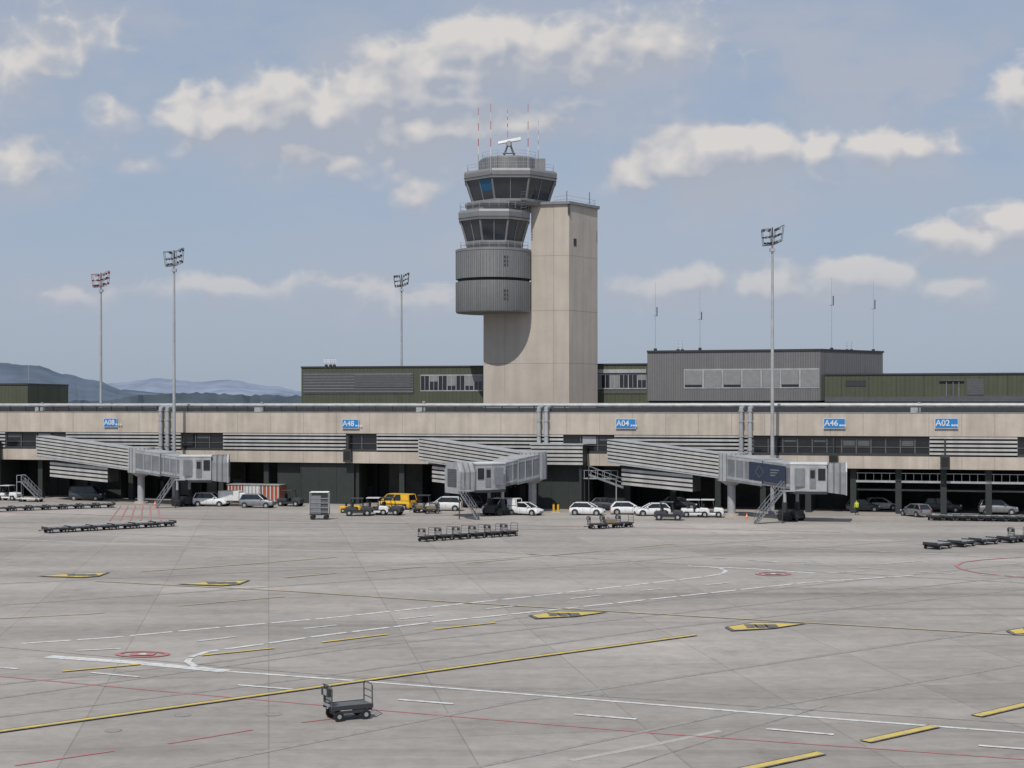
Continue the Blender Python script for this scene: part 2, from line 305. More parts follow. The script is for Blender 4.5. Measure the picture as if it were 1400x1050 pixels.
LN([(190,782),(320,773),(460,762)],.24,pyf,.050); LN([(500,782),(700,765),(930,743)],.22,pyf,.050,dash=(6,4)); LN([(390,790),(460,784)],.25,pyf,.054); LN([(-40,848),(120,840),(400,815)],.18,pyf,.046,dash=(8,5))
for (x0,x1,yc,hh,flip) in [(50,151,787,4,0),(240,343,798,4.2,0),(722,832,841,6,1),(990,1104,857,6.8,1),(1375,1480,862,7,1)]:
    if flip: pts=[(x0,yc+hh*.2),(x0+40,yc-hh*.8),(x1,yc-hh*.55),(x1-45,yc+hh*.5),(x0+10,yc+hh)]
    else: pts=[(x0,yc+hh*.4),(x0+45,yc-hh*.5),(x1,yc-hh),(x1-16,yc+hh*.5),(x1-40,yc+hh*.9)]
    c=(sum(p[0] for p in pts)/len(pts),sum(p[1] for p in pts)/len(pts))
    P=[G(*p,z=.060) for p in pts]; mb.add(P,[tuple(range(len(P)))],pk)
    P=[G(c[0]+(p[0]-c[0])*.88,c[1]+(p[1]-c[1])*.8,z=.064) for p in pts]; mb.add(P,[tuple(range(len(P)))],py_)
    for k in range(3):
        xx=c[0]-12+k*14; LN([(xx,c[1]-hh*.35),(xx+5,c[1]+hh*.3)],.7,pk,.068); LN([(xx-4,c[1]+hh*.3),(xx+6,c[1]+hh*.3)],.35,pk,.072)
mb.obj('yellow_lines',marks)
mb=MB()
for (x,y) in [(250,978),(374,977),(155,999),(665,943),(815,950)]:
    n=16
    for r_,zz,mm in((.36,.006,pj),(.29,.010,pc)):
        c=G(x,y,z=zz); mb.add([c+Vector((r_*math.cos(2*math.pi*i/n),r_*math.sin(2*math.pi*i/n),0)) for i in range(n)],[tuple(range(n))],mm)
mb.obj('manhole_covers',marks)
# ------------------------------------------------------------ hills
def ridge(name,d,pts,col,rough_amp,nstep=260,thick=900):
    m=mat(name+'_mat',col,1.0,var=0.22,scale=0.006 if d>2500 else 0.02,spec=0.0)  # bluish aerial haze is mixed into each ridge's base colour
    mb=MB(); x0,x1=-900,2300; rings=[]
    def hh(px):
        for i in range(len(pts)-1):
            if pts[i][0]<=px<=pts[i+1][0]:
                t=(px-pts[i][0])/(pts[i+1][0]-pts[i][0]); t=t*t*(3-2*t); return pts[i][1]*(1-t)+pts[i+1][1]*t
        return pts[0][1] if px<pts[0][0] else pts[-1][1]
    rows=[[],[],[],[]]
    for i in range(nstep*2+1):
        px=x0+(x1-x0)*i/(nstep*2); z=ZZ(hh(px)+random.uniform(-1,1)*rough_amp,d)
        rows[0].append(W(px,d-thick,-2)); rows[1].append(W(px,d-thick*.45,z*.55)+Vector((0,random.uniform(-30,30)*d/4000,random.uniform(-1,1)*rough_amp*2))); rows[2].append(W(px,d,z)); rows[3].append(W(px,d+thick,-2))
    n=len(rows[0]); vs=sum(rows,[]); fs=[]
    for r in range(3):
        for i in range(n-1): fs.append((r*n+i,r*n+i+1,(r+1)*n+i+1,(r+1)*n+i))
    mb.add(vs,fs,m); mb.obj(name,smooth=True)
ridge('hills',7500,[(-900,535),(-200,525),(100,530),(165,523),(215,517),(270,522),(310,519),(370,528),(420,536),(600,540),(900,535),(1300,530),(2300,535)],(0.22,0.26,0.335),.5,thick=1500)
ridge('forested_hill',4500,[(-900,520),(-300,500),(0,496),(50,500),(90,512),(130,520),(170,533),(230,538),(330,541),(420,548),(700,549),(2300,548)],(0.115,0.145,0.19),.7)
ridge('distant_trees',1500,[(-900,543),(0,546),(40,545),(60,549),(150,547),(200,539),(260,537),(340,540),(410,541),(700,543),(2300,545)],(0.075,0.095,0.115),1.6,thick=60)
# ------------------------------------------------------------ dock building
DW=Wall(0,217.2,1400,180.3)
dock=empty('terminal_dock_building')
XL,XR=-260,1660
walls=MB(); 
DW.box(walls,XL,XR,9.4,12.15,-.5,0,concrete)
DW.box(walls,XL,XR,5.45,6.95,-.5,0.05,concrete)
DW.box(walls,XL,XR,11.85,12.1,-22,-.5,roofm)
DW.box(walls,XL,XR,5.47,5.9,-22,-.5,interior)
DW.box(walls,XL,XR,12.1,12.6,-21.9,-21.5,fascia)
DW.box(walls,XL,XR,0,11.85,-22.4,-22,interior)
DW.box(walls,XL,XR,12.15,12.22,-.55,.06,steel)
DW.box(walls,XL,XR,9.36,9.4,-.5,.08,joint)
walls.obj('walls',dock)
jt=MB(); x=XL
while x<XR:
    DW.sbox(jt,x,.05,9.42,12.13,0,.004,joint); DW.sbox(jt,x,.05,5.47,6.93,.05,.054,joint); x+=45
jt.obj('panel_joints',dock)
wins=[(-200,-120),(7,90),(247,305),(473,515),(770,840),(1030,1271),(1391,1500)]
wn=MB(); sl_=MB(); DW.box(wn,XL,XR,6.95,9.4,-.9,-.6,dark)
for a,b_ in wins:
    DW.box(wn,a,b_,7.3,9.15,-.6,-.35,glassd)
    DW.box(wn,a,b_,6.95,7.3,-.6,-.2,dark); DW.box(wn,a,b_,9.15,9.4,-.6,-.2,dark)
    k=max(2,int((b_-a)/19))
    for i in range(k+1):
        DW.sbox(wn,a+(b_-a)*i/k,.14,7.3,9.15,-.35,-.22,greyp)
    DW.box(wn,a,b_,8.0,8.07,-.34,-.24,greyp)
    for i in range(k):
        if random.random()<.4: DW.box(wn,a+(b_-a)*(i+.1)/k,a+(b_-a)*(i+.9)/k,8.6 if random.random()<.5 else 8.2,9.13,-.345,-.33,lgrey if random.random()<.25 else greyp)
edges=[XL]+[v for ab in wins for v in ab]+[XR]
for i in range(0,len(edges),2):
    a,b_=edges[i],edges[i+1]
    for k in range(5):
        z0=7.05+k*.48
        DW.box(sl_,a,b_,z0+.12,z0+.38,-.35,.02,slat)
    n=max(1,int((b_-a)/28))
    for q in range(n+1): DW.sbox(sl_,a+(b_-a)*q/n,.08,6.97,9.34,-.55,-.36,dark)
wn.obj('windows',dock); sl_.obj('louvre_slats',dock)
gf=MB()
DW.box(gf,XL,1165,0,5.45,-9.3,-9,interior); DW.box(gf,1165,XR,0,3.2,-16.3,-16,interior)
x=XL
while x<XR:
    DW.sbox(gf,x,.7,0,5.46,-1.6,-.9,greenD); DW.sbox(gf,x,.6,0,5.46,-8.6,-8,greenD); x+=62
for a,b_,o,m_ in [(376,410,-1.0,greenD),(410,482,-.4,greenD),(735,803,1.5,greenD),(515,560,-5,interior),(100,150,-3,greenD),(820,850,-3,greenD),(-60,-5,-1,greenD)]:
    DW.box(gf,a,b_,0,5.40,o-5,o,m_); 
    k=max(1,int((b_-a)/20))
    for i in range(k+1): DW.sbox(gf,a+(b_-a)*i/k,.1,0.02,5.36,o,o+.06,dark)
DW.box(gf,735,803,5.4,6.0,-.0,1.6,dark)
DW.box(gf,1168,XR,3.75,4.0,-3,-.9,lgrey); DW.box(gf,1168,XR,2.5,2.7,-9,-6,lgrey)
x=1172
while x<XR: DW.sbox(gf,x,.06,4.0,4.9,-1.0,-.95,steel); x+=11
DW.box(gf,1168,XR,4.85,4.92,-1.0,-.94,steel)
for px in range(20,740,37):
    DW.box(gf,px,px+random.randint(6,18),0.3,random.uniform(1.8,2.8),-8.98,-8.85,random.choice([greyp,dark,mgrey,greyp]))
for px in (60,190,560,900,930,1010,1100): DW.box(gf,px,px+5,3.2,3.5,-8.9,-8.7,lgrey)
gf.obj('ground_floor',dock)
rf=MB()
for o,z,r in((-1.2,13.1,.17),(-2.0,12.95,.13),(-20,13.2,.2)):
    rf.cyl(DW.pt(XL,o,z),DW.pt(XR,o,z),r,mgrey if o==-2.0 else lgrey,n=8)
x=XL
while x<XR:
    DW.sbox(rf,x,.12,12.1,12.95,-1.3,-1.1,dark); DW.sbox(rf,x,.5,12.1,12.3,-2.3,-.9,dark); DW.sbox(rf,x+9,.9,12.1,12.75,-19,-17.8,random.choice([dark,fascia,greyp])); x+=random.choice([19,21,23])
DW.box(rf,XL,XR,12.1,12.75,-15.2,-15,dark)
for pr_ in ((222,231),(738,748),(1014,1026)):
    for px in pr_:
        o=.45; top=DW.pt(px,o,12.75); rf.cyl(DW.pt(px,o,6.9),top,.27,lgrey,n=12); rf.cyl(top,DW.pt(px,-2.5,12.9),.27,lgrey,n=12)
        for z in (7.5,9.2,11,12.3): DW.sbox(rf,px,.66,z,z+.1,.02,.75,steel)
for px,hgt in ((335,1.2),(560,1.5),(30,1),(1250,.9)):
    DW.sbox(rf,px,1.0,12.1,12.9+hgt*.3,-5,-4,lgrey); rf.cyl(DW.pt(px+6,-4,12.1),DW.pt(px+6,-4,13.2+hgt*.3),.2,lgrey)
rf.obj('roof_pipes',dock)
def text(body,loc,size,m,parent,nrm):
    c=bpy.data.curves.new('lettering','FONT'); c.body=body; c.size=size; c.align_x='LEFT'; c.align_y='CENTER'; c.extrude=.01; c.offset=.012
    o=bpy.data.objects.new('lettering',c); sc.collection.objects.link(o); o.data.materials.append(m); o.location=loc; o.rotation_euler=(math.pi/2,0,math.atan2(nrm.x,-nrm.y)); o.parent=parent
for t,px,wd in(('A08',152,2.1),('A48',480,2.4),('A04',856,2.6),('A46',1141,2.6),('A02',1294,2.7)):
    e=empty('gate_sign'); q=MB(); z0=DW.z(px,586) if px>200 else DW.z(px,584); z1=z0+1.25
    DW.sbox(q,px,wd,z0,z1,.12,.22,white); 
    DW.sbox(q,px,wd-.12,z0+.06,z1-.06,.22,.235,bluep); DW.sbox(q,px-5.5,.04,z0-.0,z1,.0,.12,dark); DW.sbox(q,px+5.5,.04,z0,z1,.0,.12,dark)
    q.obj('panel',e); text(t,DW.pt(px,.25,(z0+z1)/2+.02)-DW.u*(wd*.46),.98,white,e,DW.n)
    q=MB(); 
    for k in range(3): DW.sbox(q,px+9+k*3.2-1,.22,z0+.3,z0+.5,.236,.245,white)
    q.obj('small_text',e)
for px,zb in((477,5.6),(1292,5.5),(1140,5.6)):
    q=MB(); DW.sbox(q,px,1.1,zb,zb+1.7,.2,.7,dark); DW.sbox(q,px,.8,zb+.3,zb+1.4,.7,.72,black); DW.sbox(q,px,.2,zb+1.7,zb+3.5,.05,.4,dark); q.obj('docking_display')
# ------------------------------------------------------------ background buildings
def bbuilding(name,wall,pa,pb,z1,depth,m,roof=dark):
    e=empty(name); q=MB(); wall.box(q,pa,pb,0,z1-.25,-depth,0,m); q.obj('walls',e)
    q=MB(); wall.box(q,pa-.5,pb+.5,z1-.25,z1,-depth-.1,.12,roof); q.obj('roof',e); return e
def windows(e,wall,a,b_,y0,y1,n,frame=lgrey,blind=.3,pxr=None,full=False):
    q=MB(); r=pxr or (a+b_)/2; z1,z0=wall.z(r,y0),wall.z(r,y1)
    wall.box(q,a,b_,z0,z1,.02,.06,frame)
    for i in range(n):
        x0=a+(b_-a)*(i+.05)/n; x1=a+(b_-a)*(i+.95)/n
        wall.box(q,x0,x1,z0+.2,z1-.2,.06,.075,glassd)
        if not full: wall.box(q,(x0+x1)/2-.3,(x0+x1)/2+.3,z0+.2,z1-.2,.075,.12,frame)
        if random.random()<blind: wall.box(q,x0+.3,x1-.3,z0+.2+(z1-z0-.4)*random.choice([0,0,.15] if full else [0,.3,.45,.6]),z1-.2,.078,.09,blindm)
    q.obj('windows',e)
w0=Wall(-100,246,38,243); e=bbuilding('green_building',w0,-160,38,w0.z(38,524),14,green)
q=MB(); q.cyl(w0.pt(35,-1,15),w0.pt(35,-1,19.5),.05,steel); q.obj('roof_mast',e)
w1=Wall(412,249,660,243); e=bbuilding('green_building',w1,412,664,w1.z(412,501),15,green)
q=MB(); w1.box(q,415,565,w1.z(500,538),w1.z(500,509),.02,.10,greyp)
for k in range(7): zz=w1.z(500,536-k*4.0); w1.box(q,415,565,zz,zz+.12,.10,.16,fascia)
w1.box(q,485,563,w1.z(500,530),w1.z(500,512),.16,.2,greyp); q.obj('louvre_panel',e)
windows(e,w1,575,660,512,535,7,blind=.45)
w2=Wall(795,245,885,242); e=bbuilding('green_building',w2,780,890,w2.z(840,497),15,green); windows(e,w2,797,884,511,532,7,blind=.3); q=MB(); w2.box(q,797,884,w2.z(840,510),w2.z(840,505),.02,.3,lgrey); w2.box(q,797,884,w2.z(840,538),w2.z(840,534),.02,.1,greyp); q.obj('sunshade',e)
w3=Wall(885,237,1122,229.5); e=empty('grey_clad_building'); q=MB(); zt=w3.z(885,480)
a=w3.pt(885);b_=w3.pt(1122);c=W(1207,239,0); dd=a+Vector((3,22,0))
q.prism([(a.x,a.y),(b_.x,b_.y),(c.x,c.y),(dd.x,dd.y)],13.8,zt-.2,greyc); q.prism([(a.x+.4,a.y+.6),(b_.x-.3,b_.y+.6),(c.x-.5,c.y),(dd.x,dd.y-.3)],0,13.8,dark); q.obj('walls',e)
q=MB(); q.prism([(a.x-.1,a.y-.15),(b_.x,b_.y-.15),(c.x+.2,c.y),(dd.x,dd.y)],zt-.2,zt+.08,dark); q.obj('roof',e)
windows(e,w3,935,1120,504,531,7,blind=.75,full=True)
w4=Wall(1130,229,1400,221.5); e=bbuilding('green_building',w4,1128,1560,w4.z(1200,510.5),12,green)
q=MB(); 
for px in range(1150,1560,38): w4.sbox(q,px,.06,12,w4.z(1200,513),0,.03,greenD)
w4.box(q,1156,1184,w4.z(1170,528),w4.z(1170,520),.02,.06,dark); w4.box(q,1322,1345,w4.z(1330,540),w4.z(1330,518),.02,.06,greyp); w4.box(q,1128,1275,w4.z(1170,549),w4.z(1170,543),.02,.3,greyp); w4.box(q,1284,1318,w4.z(1300,521),w4.z(1300,519),.02,.3,greyp)
for px in (1294,1303,1311): q.cyl(w4.pt(px,.15,13),w4.pt(px,.15,16.5),.08,mgrey)
w4.box(q,1275,1560,w4.z(1400,549),w4.z(1400,541),.02,.5,greyp); q.obj('panels',e)
def antenna(px,d,yt,yb,r=.07,band=None):
    q=MB(); z0,z1=ZZ(yb,d),ZZ(yt,d); p=W(px,d,0)
    q.cyl((p.x,p.y,z0),(p.x,p.y,z1),r,steel,r1=r*.5,n=6)
    for zz in (z0+(z1-z0)*.55,z0+(z1-z0)*.8): q.cyl((p.x-.35,p.y,zz),(p.x+.35,p.y,zz),r*.5,steel,n=5)
    if band: q.cyl((p.x+.25,p.y,z0+(z1-z0)*band),(p.x+.25,p.y,z0+(z1-z0)*(band+.13)),.09,greyp,n=6); q.cyl((p.x-.3,p.y,z0+(z1-z0)*band),(p.x+.3,p.y,z0+(z1-z0)*band),.03,dark)
    q.cyl((p.x,p.y,z0-.3),(p.x,p.y,z0+.3),.25,dark,n=8)
    q.obj('antenna_mast')
antenna(896,240,385,479,.04,.5); antenna(957,240,396,478,.04,.5); antenna(1137,236,380,478,.04,.62); antenna(1194,240,384,480,.04,.6)
for px in (927,933,446,452,457,1158,1164): antenna(px,242,466 if px>900 else 490,480 if px>900 else 501,.05)
# ------------------------------------------------------------ control tower
T=empty('control_tower'); q=MB()
TW=Wall(661,237.5,778,234.5)
A=TW.pt(661);B=TW.pt(778);Bu=TW.pt(726);C=W(817,240.5,0); Dp=C+Vector((-2.5,9.5,0)); E=A+Vector((2.6,15,0)); Eu=Bu+Vector((2.6,13,0))
zc=ZZ(278,236)
q.prism([(A.x,A.y),(Bu.x,Bu.y),(Eu.x,Eu.y),(E.x,E.y)],0,28,concT)
q.prism([(Bu.x,Bu.y),(B.x,B.y),(C.x,C.y),(Dp.x,Dp.y),(Eu.x,Eu.y)],0,zc-.3,concT); q.obj('shaft',T)
q=MB(); ov=.35
q.prism([(Bu.x-.1,Bu.y-ov),(B.x+.05,B.y-ov),(C.x+ov,C.y-.1),(Dp.x+ov,Dp.y),(Eu.x,Eu.y)],zc-.3,zc+.12,fascia); q.obj('shaft_roof',T)
q=MB(); TR=Wall(778,234.5,817,240.5)
for y in (350,497,425): TW.box(q,728 if y<430 else 661,777.8,TW.z(740,y),TW.z(740,y)+.06,0,.004,joint); TR.box(q,778.3,816.7,TW.z(740,y),TW.z(740,y)+.06,0,.004,joint)
TW.sbox(q,757,.05,0,zc-.35,0,.006,joint); TW.sbox(q,690,.04,0,27,0,.006,joint); TR.sbox(q,797,.05,0,zc-.35,0,.006,joint)
TR.sbox(q,786,.7,TW.z(778,335),TW.z(778,325),.005,.05,dark); TW.sbox(q,778,.3,TW.z(778,293),TW.z(778,279),.02,.2,dark)
q.obj('panel_joints',T)
DC=W(675,237,0); cx_,cy_=DC.x,DC.y
def ring(x,y,r,z,n=48,ph=0): return [(x+r*math.cos(2*math.pi*k/n+ph),y+r*math.sin(2*math.pi*k/n+ph),z) for k in range(n)]
q=MB(); r=5.85
zb,zm0,zm1,zt=27.25,32.0,32.45,36.95
prof=[(5.2,zb-.0),(5.75,zb+.05),(r,zb+.25),(r,zm0)]
q.loft([ring(cx_,cy_,a,z) for a,z in prof],clad); q.loft([ring(cx_,cy_,r-.35,zm0),ring(cx_,cy_,r-.35,zm1)],black,False); q.loft([ring(cx_,cy_,r,zm1),ring(cx_,cy_,r,zt-.35),ring(cx_,cy_,r-.1,zt-.34)],clad)
q.loft([ring(cx_,cy_,r+.06,zt-.35),ring(cx_,cy_,r+.06,zt),ring(cx_,cy_,r-.6,zt+.01)],fascia)
q.obj('drum',T,smooth=True)
q=MB()
for k in range(72):
    t=2*math.pi*k/72; cs,sn=math.cos(t),math.sin(t)
    for z0,z1 in((zb+.3,zm0-.05),(zm1+.05,zt-.4)): q.cyl((cx_+(r+.005)*cs,cy_+(r+.005)*sn,z0),(cx_+(r+.005)*cs,cy_+(r+.005)*sn,z1),.035,clad,n=5)
for z0 in (29.0,34.1):
    for k in range(3):
        for j in range(2):
            t=math.radians(-73+j*4); px_,py__=cx_+(r+.03)*math.cos(t),cy_+(r+.03)*math.sin(t); q.box(px_-.12,px_+.12,py__-.03,py__+.12,z0+k*.6,z0+k*.6+.36,dark)
q.obj('drum_seams',T)
ph=math.pi/8
def cab(cx,cy,Rt,Rb,zb,zt,zf,nm):
    q=MB(); q.loft([ring(cx,cy,Rb,zb,8,ph),ring(cx,cy,Rt,zt,8,ph)],glasst); q.obj(nm+'_glass',T)
    q=MB()
    lo=ring(cx,cy,Rb+.04,zb,8,ph); hi=ring(cx,cy,Rt+.04,zt,8,ph)
    for i in range(8):
        a0,a1=Vector(lo[i]),Vector(hi[i]); b0,b1=Vector(lo[(i+1)%8]),Vector(hi[(i+1)%8])
        q.cyl(a0,a1,.18,fascia,n=6); q.cyl((a0+b0)/2,(a1+b1)/2,.08,fascia,n=6)
    q.loft([ring(cx,cy,Rt-.2,zt,8,ph),ring(cx,cy,Rt+.35,zt+.05,8,ph),ring(cx,cy,Rt+.45,zf-.35,8,ph),ring(cx,cy,Rt+.3,zf,8,ph),ring(cx,cy,Rt-1.2,zf+.05,8,ph)],fascia)
    q.loft([ring(cx,cy,Rb-.1,zb-.9,8,ph),ring(cx,cy,Rb+.25,zb-.35,8,ph),ring(cx,cy,Rb+.25,zb,8,ph)],fascia)
    q.loft([ring(cx,cy,Rt+.47,zt+.35,8,ph),ring(cx,cy,Rt+.49,zt+.45,8,ph)],dark,False)
    q.obj(nm+'_frame',T)
def rail(cx,cy,R,z,h=1.05,n=8,m=steel,post=3):
    q=MB(); rr=ring(cx,cy,R,z,n,ph)
    for i in range(n):
        a=Vector(rr[i]);b=Vector(rr[(i+1)%n])
        for hh in(h,h*.5): q.cyl(a+Vector((0,0,hh)),b+Vector((0,0,hh)),.025,m,n=4)
        for k in range(post): p=a.lerp(b,k/post); q.cyl(p,p+Vector((0,0,h)),.025,m,n=4)
    q.obj('railing',T)
UC=W(698,239,0); LC=W(676,237,0)
cab(LC.x,LC.y,5.5,4.55,38.1,41.2,42.75,'lower_cab')
q=MB(); q.loft([ring(LC.x,LC.y,4.4,36.9,8,ph),ring(LC.x,LC.y,4.5,38.0,8,ph)],fascia); q.obj('lower_cab_base',T); rail(LC.x,LC.y,5.6,37,1.0)
q=MB(); q.loft([ring(LC.x,LC.y,4.6,42.8,8,ph),ring(LC.x,LC.y,4.6,44.1,8,ph)],fascia); q.loft([ring(UC.x,UC.y,5.6,43.9,8,ph),ring(UC.x,UC.y,5.6,44.6,8,ph)],fascia); q.loft([ring(LC.x+.4,LC.y,5.3,43.7,8,ph),ring(LC.x+.4,LC.y,5.3,43.9,8,ph)],fascia); q.obj('upper_cab_base',T); rail(LC.x,LC.y,5.7,43.0,.95)
cab(UC.x,UC.y,7.3,6.25,44.5,47.5,48.95,'upper_cab')
lo=ring(UC.x,UC.y,6.29,44.9,8,ph); hi=ring(UC.x,UC.y,7.32,47.4,8,ph)
q=MB()
i0=None
for i in range(8):
    a=Vector(lo[i]);b=Vector(lo[(i+1)%8]); mid=(a+b)/2
    if mid.x<UC.x-3 and mid.y<UC.y-3: i0=i
a0,b0,a1_,b1_=[Vector(v) for v in (lo[i0],lo[(i0+1)%8],hi[i0],hi[(i0+1)%8])]
o=Vector((-.03,-.03,0)); q.add([a0.lerp(b0,.5)+o,a0.lerp(b0,.95)+o,a1_.lerp(b1_,.95)+o,a1_.lerp(b1_,.5)+o],[(0,1,2,3)],glassb); q.obj('sun_blind',T)
q=MB(); RC=W(696,239,0); n=24
q.loft([ring(RC.x,RC.y,4.7,49.0,n),ring(RC.x,RC.y,4.7,51.0,n),ring(RC.x,RC.y,4.4,51.3,n)],clad); q.box(RC.x+3.5,RC.x+5.6,RC.y-2.5,RC.y,49.1,51.1,fascia); q.obj('roof_plant',T)
rail(UC.x,UC.y,7.2,49.1,.9); rail(RC.x,RC.y,4.5,51.25,.9)
q=MB(); top=Vector((RC.x,RC.y,54.2))
for k in range(4):
    t=math.pi/4+k*math.pi/2; q.cyl((RC.x+1.5*math.cos(t),RC.y+1.5*math.sin(t),51.2),(RC.x+.3*math.cos(t),RC.y+.3*math.sin(t),53.6),.13,dark,n=6)
q.cyl((RC.x,RC.y,53.4),top,.45,lgrey,n=10); q.cyl((RC.x-1,RC.y,52.3),(RC.x+1,RC.y,52.3),.08,dark)
q.hexa([top+Vector(v) for v in((-1.7,-.25,-.45),(1.8,-.5,.1),(1.8,.3,.1),(-1.7,.45,-.45),(-1.7,-.15,-.1),(1.8,-.4,.6),(1.8,.2,.6),(-1.7,.35,-.05))],white)
q.obj('radar_scanner',T)
q=MB()
for px,yt,yb,dd in((654,147,232,234),(671,142,236,231.8),(694,150,188,239),(722,142,236,232),(736,165,218,242)):
    p=W(px,dd,0); z0=ZZ(yb,dd); z1=ZZ(yt,dd); 
    n=8
    for k in range(n): 
        za=z0+(z1-z0)*k/n; q.cyl((p.x,p.y,za),(p.x,p.y,z0+(z1-z0)*(k+1)/n),.08*(1-k*.08),(white if k%2==0 else (redp if px not in(736,) else steel)) if k>1 else steel,n=6)
q.obj('whip_antennas',T)
q=MB()
pts=[Bu+Vector((3.6,1,0)),B+Vector((-.3,.5,0)),C+Vector((-.4,.3,0)),Dp]
for a,b_ in zip(pts[:-1],pts[1:]):
    for z in (.55,1.1): q.cyl(a+Vector((0,0,zc+z)),b_+Vector((0,0,zc+z)),.025,steel,n=4)
    for k in range(5): p=a.lerp(b_,k/4); q.cyl(p+Vector((0,0,zc)),p+Vector((0,0,zc+1.1)),.025,steel,n=4)
for px,h in ((775,2.0),(806,1.8),(716,2.4)): p=W(px,236.5,0); q.cyl((p.x,p.y,zc),(p.x,p.y,zc+h),.05,dark,n=5)
p=W(716,233.0,0); 
for k in range(8): q.box(p.x-.4,p.x+.4,p.y-.1,p.y,zc-1.5+k*.4,zc-1.42+k*.4,greyp)
for s in (-.4,.4): q.cyl((p.x+s,p.y,zc-1.6),(p.x+s,p.y,zc+1.6),.03,greyp,n=4)
q.obj('roof_railing',T)
# ------------------------------------------------------------ floodlight masts
def mast(px,d,ytop,m_lamp=lgrey,zbase=0):
    e=empty('floodlight_mast'); p=W(px,d,0); zt=ZZ(ytop,d)
    q=MB(); q.cyl((p.x,p.y,zbase),(p.x,p.y,zt-1.2),.27,lgrey,r1=.13,n=12); q.cyl((p.x,p.y,zbase),(p.x,p.y,zbase+.4),.5,lgrey); q.obj('pole',e,smooth=True)
    q=MB(); fm=m_lamp if m_lamp is redp else greyp
    for s in(-1,1):
        def P(a,b_,y):
            return Vector((p.x+s*(.10+1.0*a+.2*b_),p.y+y*.8-.2*b_,zt-2.1+1.9*b_+.45*a*(1 if s>0 else -.2)))
        for y in(-.55,.55):
            for b_ in(0,.5,1): q.cyl(P(0,b_,y),P(1,b_,y),.035,fm,n=5)
            for a in(0,1): q.cyl(P(a,0,y),P(a,1,y),.035,fm,n=5)
            for a in(.15,.5,.85):
                for b_ in(.1,.5,.9):
                    if random.random()<.75:
                        c=P(a,b_,y-.15); k_=.12; q.hexa([c+Vector(v)*k_ for v in((-1,-.4,-1),(1,-.4,-1),(1,.9,-.6),(-1,.9,-.6),(-1,-1.1,.7),(1,-1.1,.7),(1,.6,1.1),(-1,.6,1.1))],random.choice([lgrey,dark,dark,greyp]))
        for b_ in(0,1):
            for a in(0,1): q.cyl(P(a,b_,-.55),P(a,b_,.55),.03,dark,n=4)
    q.cyl((p.x,p.y,zt-1.3),(p.x,p.y,zt+.0),.08,dark); q.box(p.x-.3,p.x+.3,p.y-.3,p.y+.3,zt-2.9,zt-2.5,lgrey); q.obj('lamp_rack',e)
mast(138,232,373,redp); mast(238,207,342,lgrey); mast(549,262,375,lgrey); mast(1056,184.5,311,lgrey)
# ------------------------------------------------------------ jet bridges
def tunnel(q,p0,p1,w_,h,kind):
    hw=w_/2
    if kind=='rib':
        q.skew(p0,p1,-hw+.1,hw-.1,.05,h-.05,dark); q.skew(p0,p1,-hw,hw,h-.05,h+.05,lgrey); q.skew(p0,p1,-hw,hw,-.15,.05,lgrey)
        n=6; st=(h-.1)/n
        for k in range(n):
            for s in(-1,1):
                a,b_=(hw-.1,hw+.05) if s>0 else(-hw-.05,-hw+.1)
                q.skew(p0,p1,a,b_,.05+st*k+.02,.05+st*k+st*.66,slat)
    else:
        q.skew(p0,p1,-hw,hw,0,h,mgrey); q.skew(p0,p1,-hw-.06,hw+.06,h,h+.12,lgrey); q.skew(p0,p1,-hw-.08,hw+.08,-.25,0,mgrey)
        q.skew(p0,p1,-hw-.03,hw+.03,h*.86,h*.995,lgrey); q.skew(p0,p1,-hw-.03,hw+.03,.02,h*.12,lgrey)
        p0=Vector(p0);p1=Vector(p1); n=max(3,int((p1-p0).length/1.3))
        for k in range(n+1):
            a=p0.lerp(p1,max(0,k/n-.012)); b_=p0.lerp(p1,min(1,k/n+.012))
            q.skew(a,b_,-hw-.07,-hw,0,h,lgrey); q.skew(a,b_,hw,hw+.07,0,h,lgrey)
def bogie(q,p,zt,d):
    d=Vector(d); d.z=0; d.normalize(); n=Vector((-d.y,d.x,0))
    for s in(-1,1):
        a=p+n*s*1.0; q.cyl(a+Vector((0,0,.6)),a+Vector((0,0,zt)),.19,lgrey,n=10); q.cyl(a+Vector((0,0,.6)),a+Vector((0,0,zt*.55)),.27,dark,n=10)
        for t in(-.55,.55):
            c=a+d*t; q.cyl(c-n*.2+Vector((0,0,.5)),c+n*.2+Vector((0,0,.5)),.5,black,n=16)
        q.cyl(a-d*.9+Vector((0,0,.75)),a+d*.9+Vector((0,0,.75)),.22,dark,n=8)
    q.cyl(p-n*1.2+Vector((0,0,.9)),p+n*1.2+Vector((0,0,.9)),.28,dark,n=8); q.cyl(p-n*1.2+Vector((0,0,zt-.2)),p+n*1.2+Vector((0,0,zt-.2)),.2,lgrey,n=8)
    q.skew(p-d*1.3,p+d*1.3,-.7,.7,.35,1.2,dark)
def stairs(q,b0,t0,wd=1.0):
    b0=Vector(b0);t0=Vector(t0); n=int((t0.z-b0.z)/.2); d=(t0-b0); dh=Vector((d.x,d.y,0)).normalized(); nn=Vector((-dh.y,dh.x,0))
    for k in range(n):
        p=b0.lerp(t0,(k+.5)/n); q.skew(p-dh*.14,p+dh*.14,-wd/2,wd/2,-.03,.03,mgrey)
    for s in(-1,1):
        o=nn*s*wd/2; q.skew(b0+o,t0+o,-.03,.03,-.12,.12,mgrey)
        for h in(.55,1.05): q.cyl(b0+o+Vector((0,0,h)),t0+o+Vector((0,0,h)),.03,mgrey,n=5)
        for k in range(6): p=b0.lerp(t0,k/5)+o; q.cyl(p,p+Vector((0,0,1.05)),.03,mgrey,n=4)
    o=Vector((0,0,-.1)); q.cyl((t0.x,t0.y,0),t0+o,.07,dark,n=6)
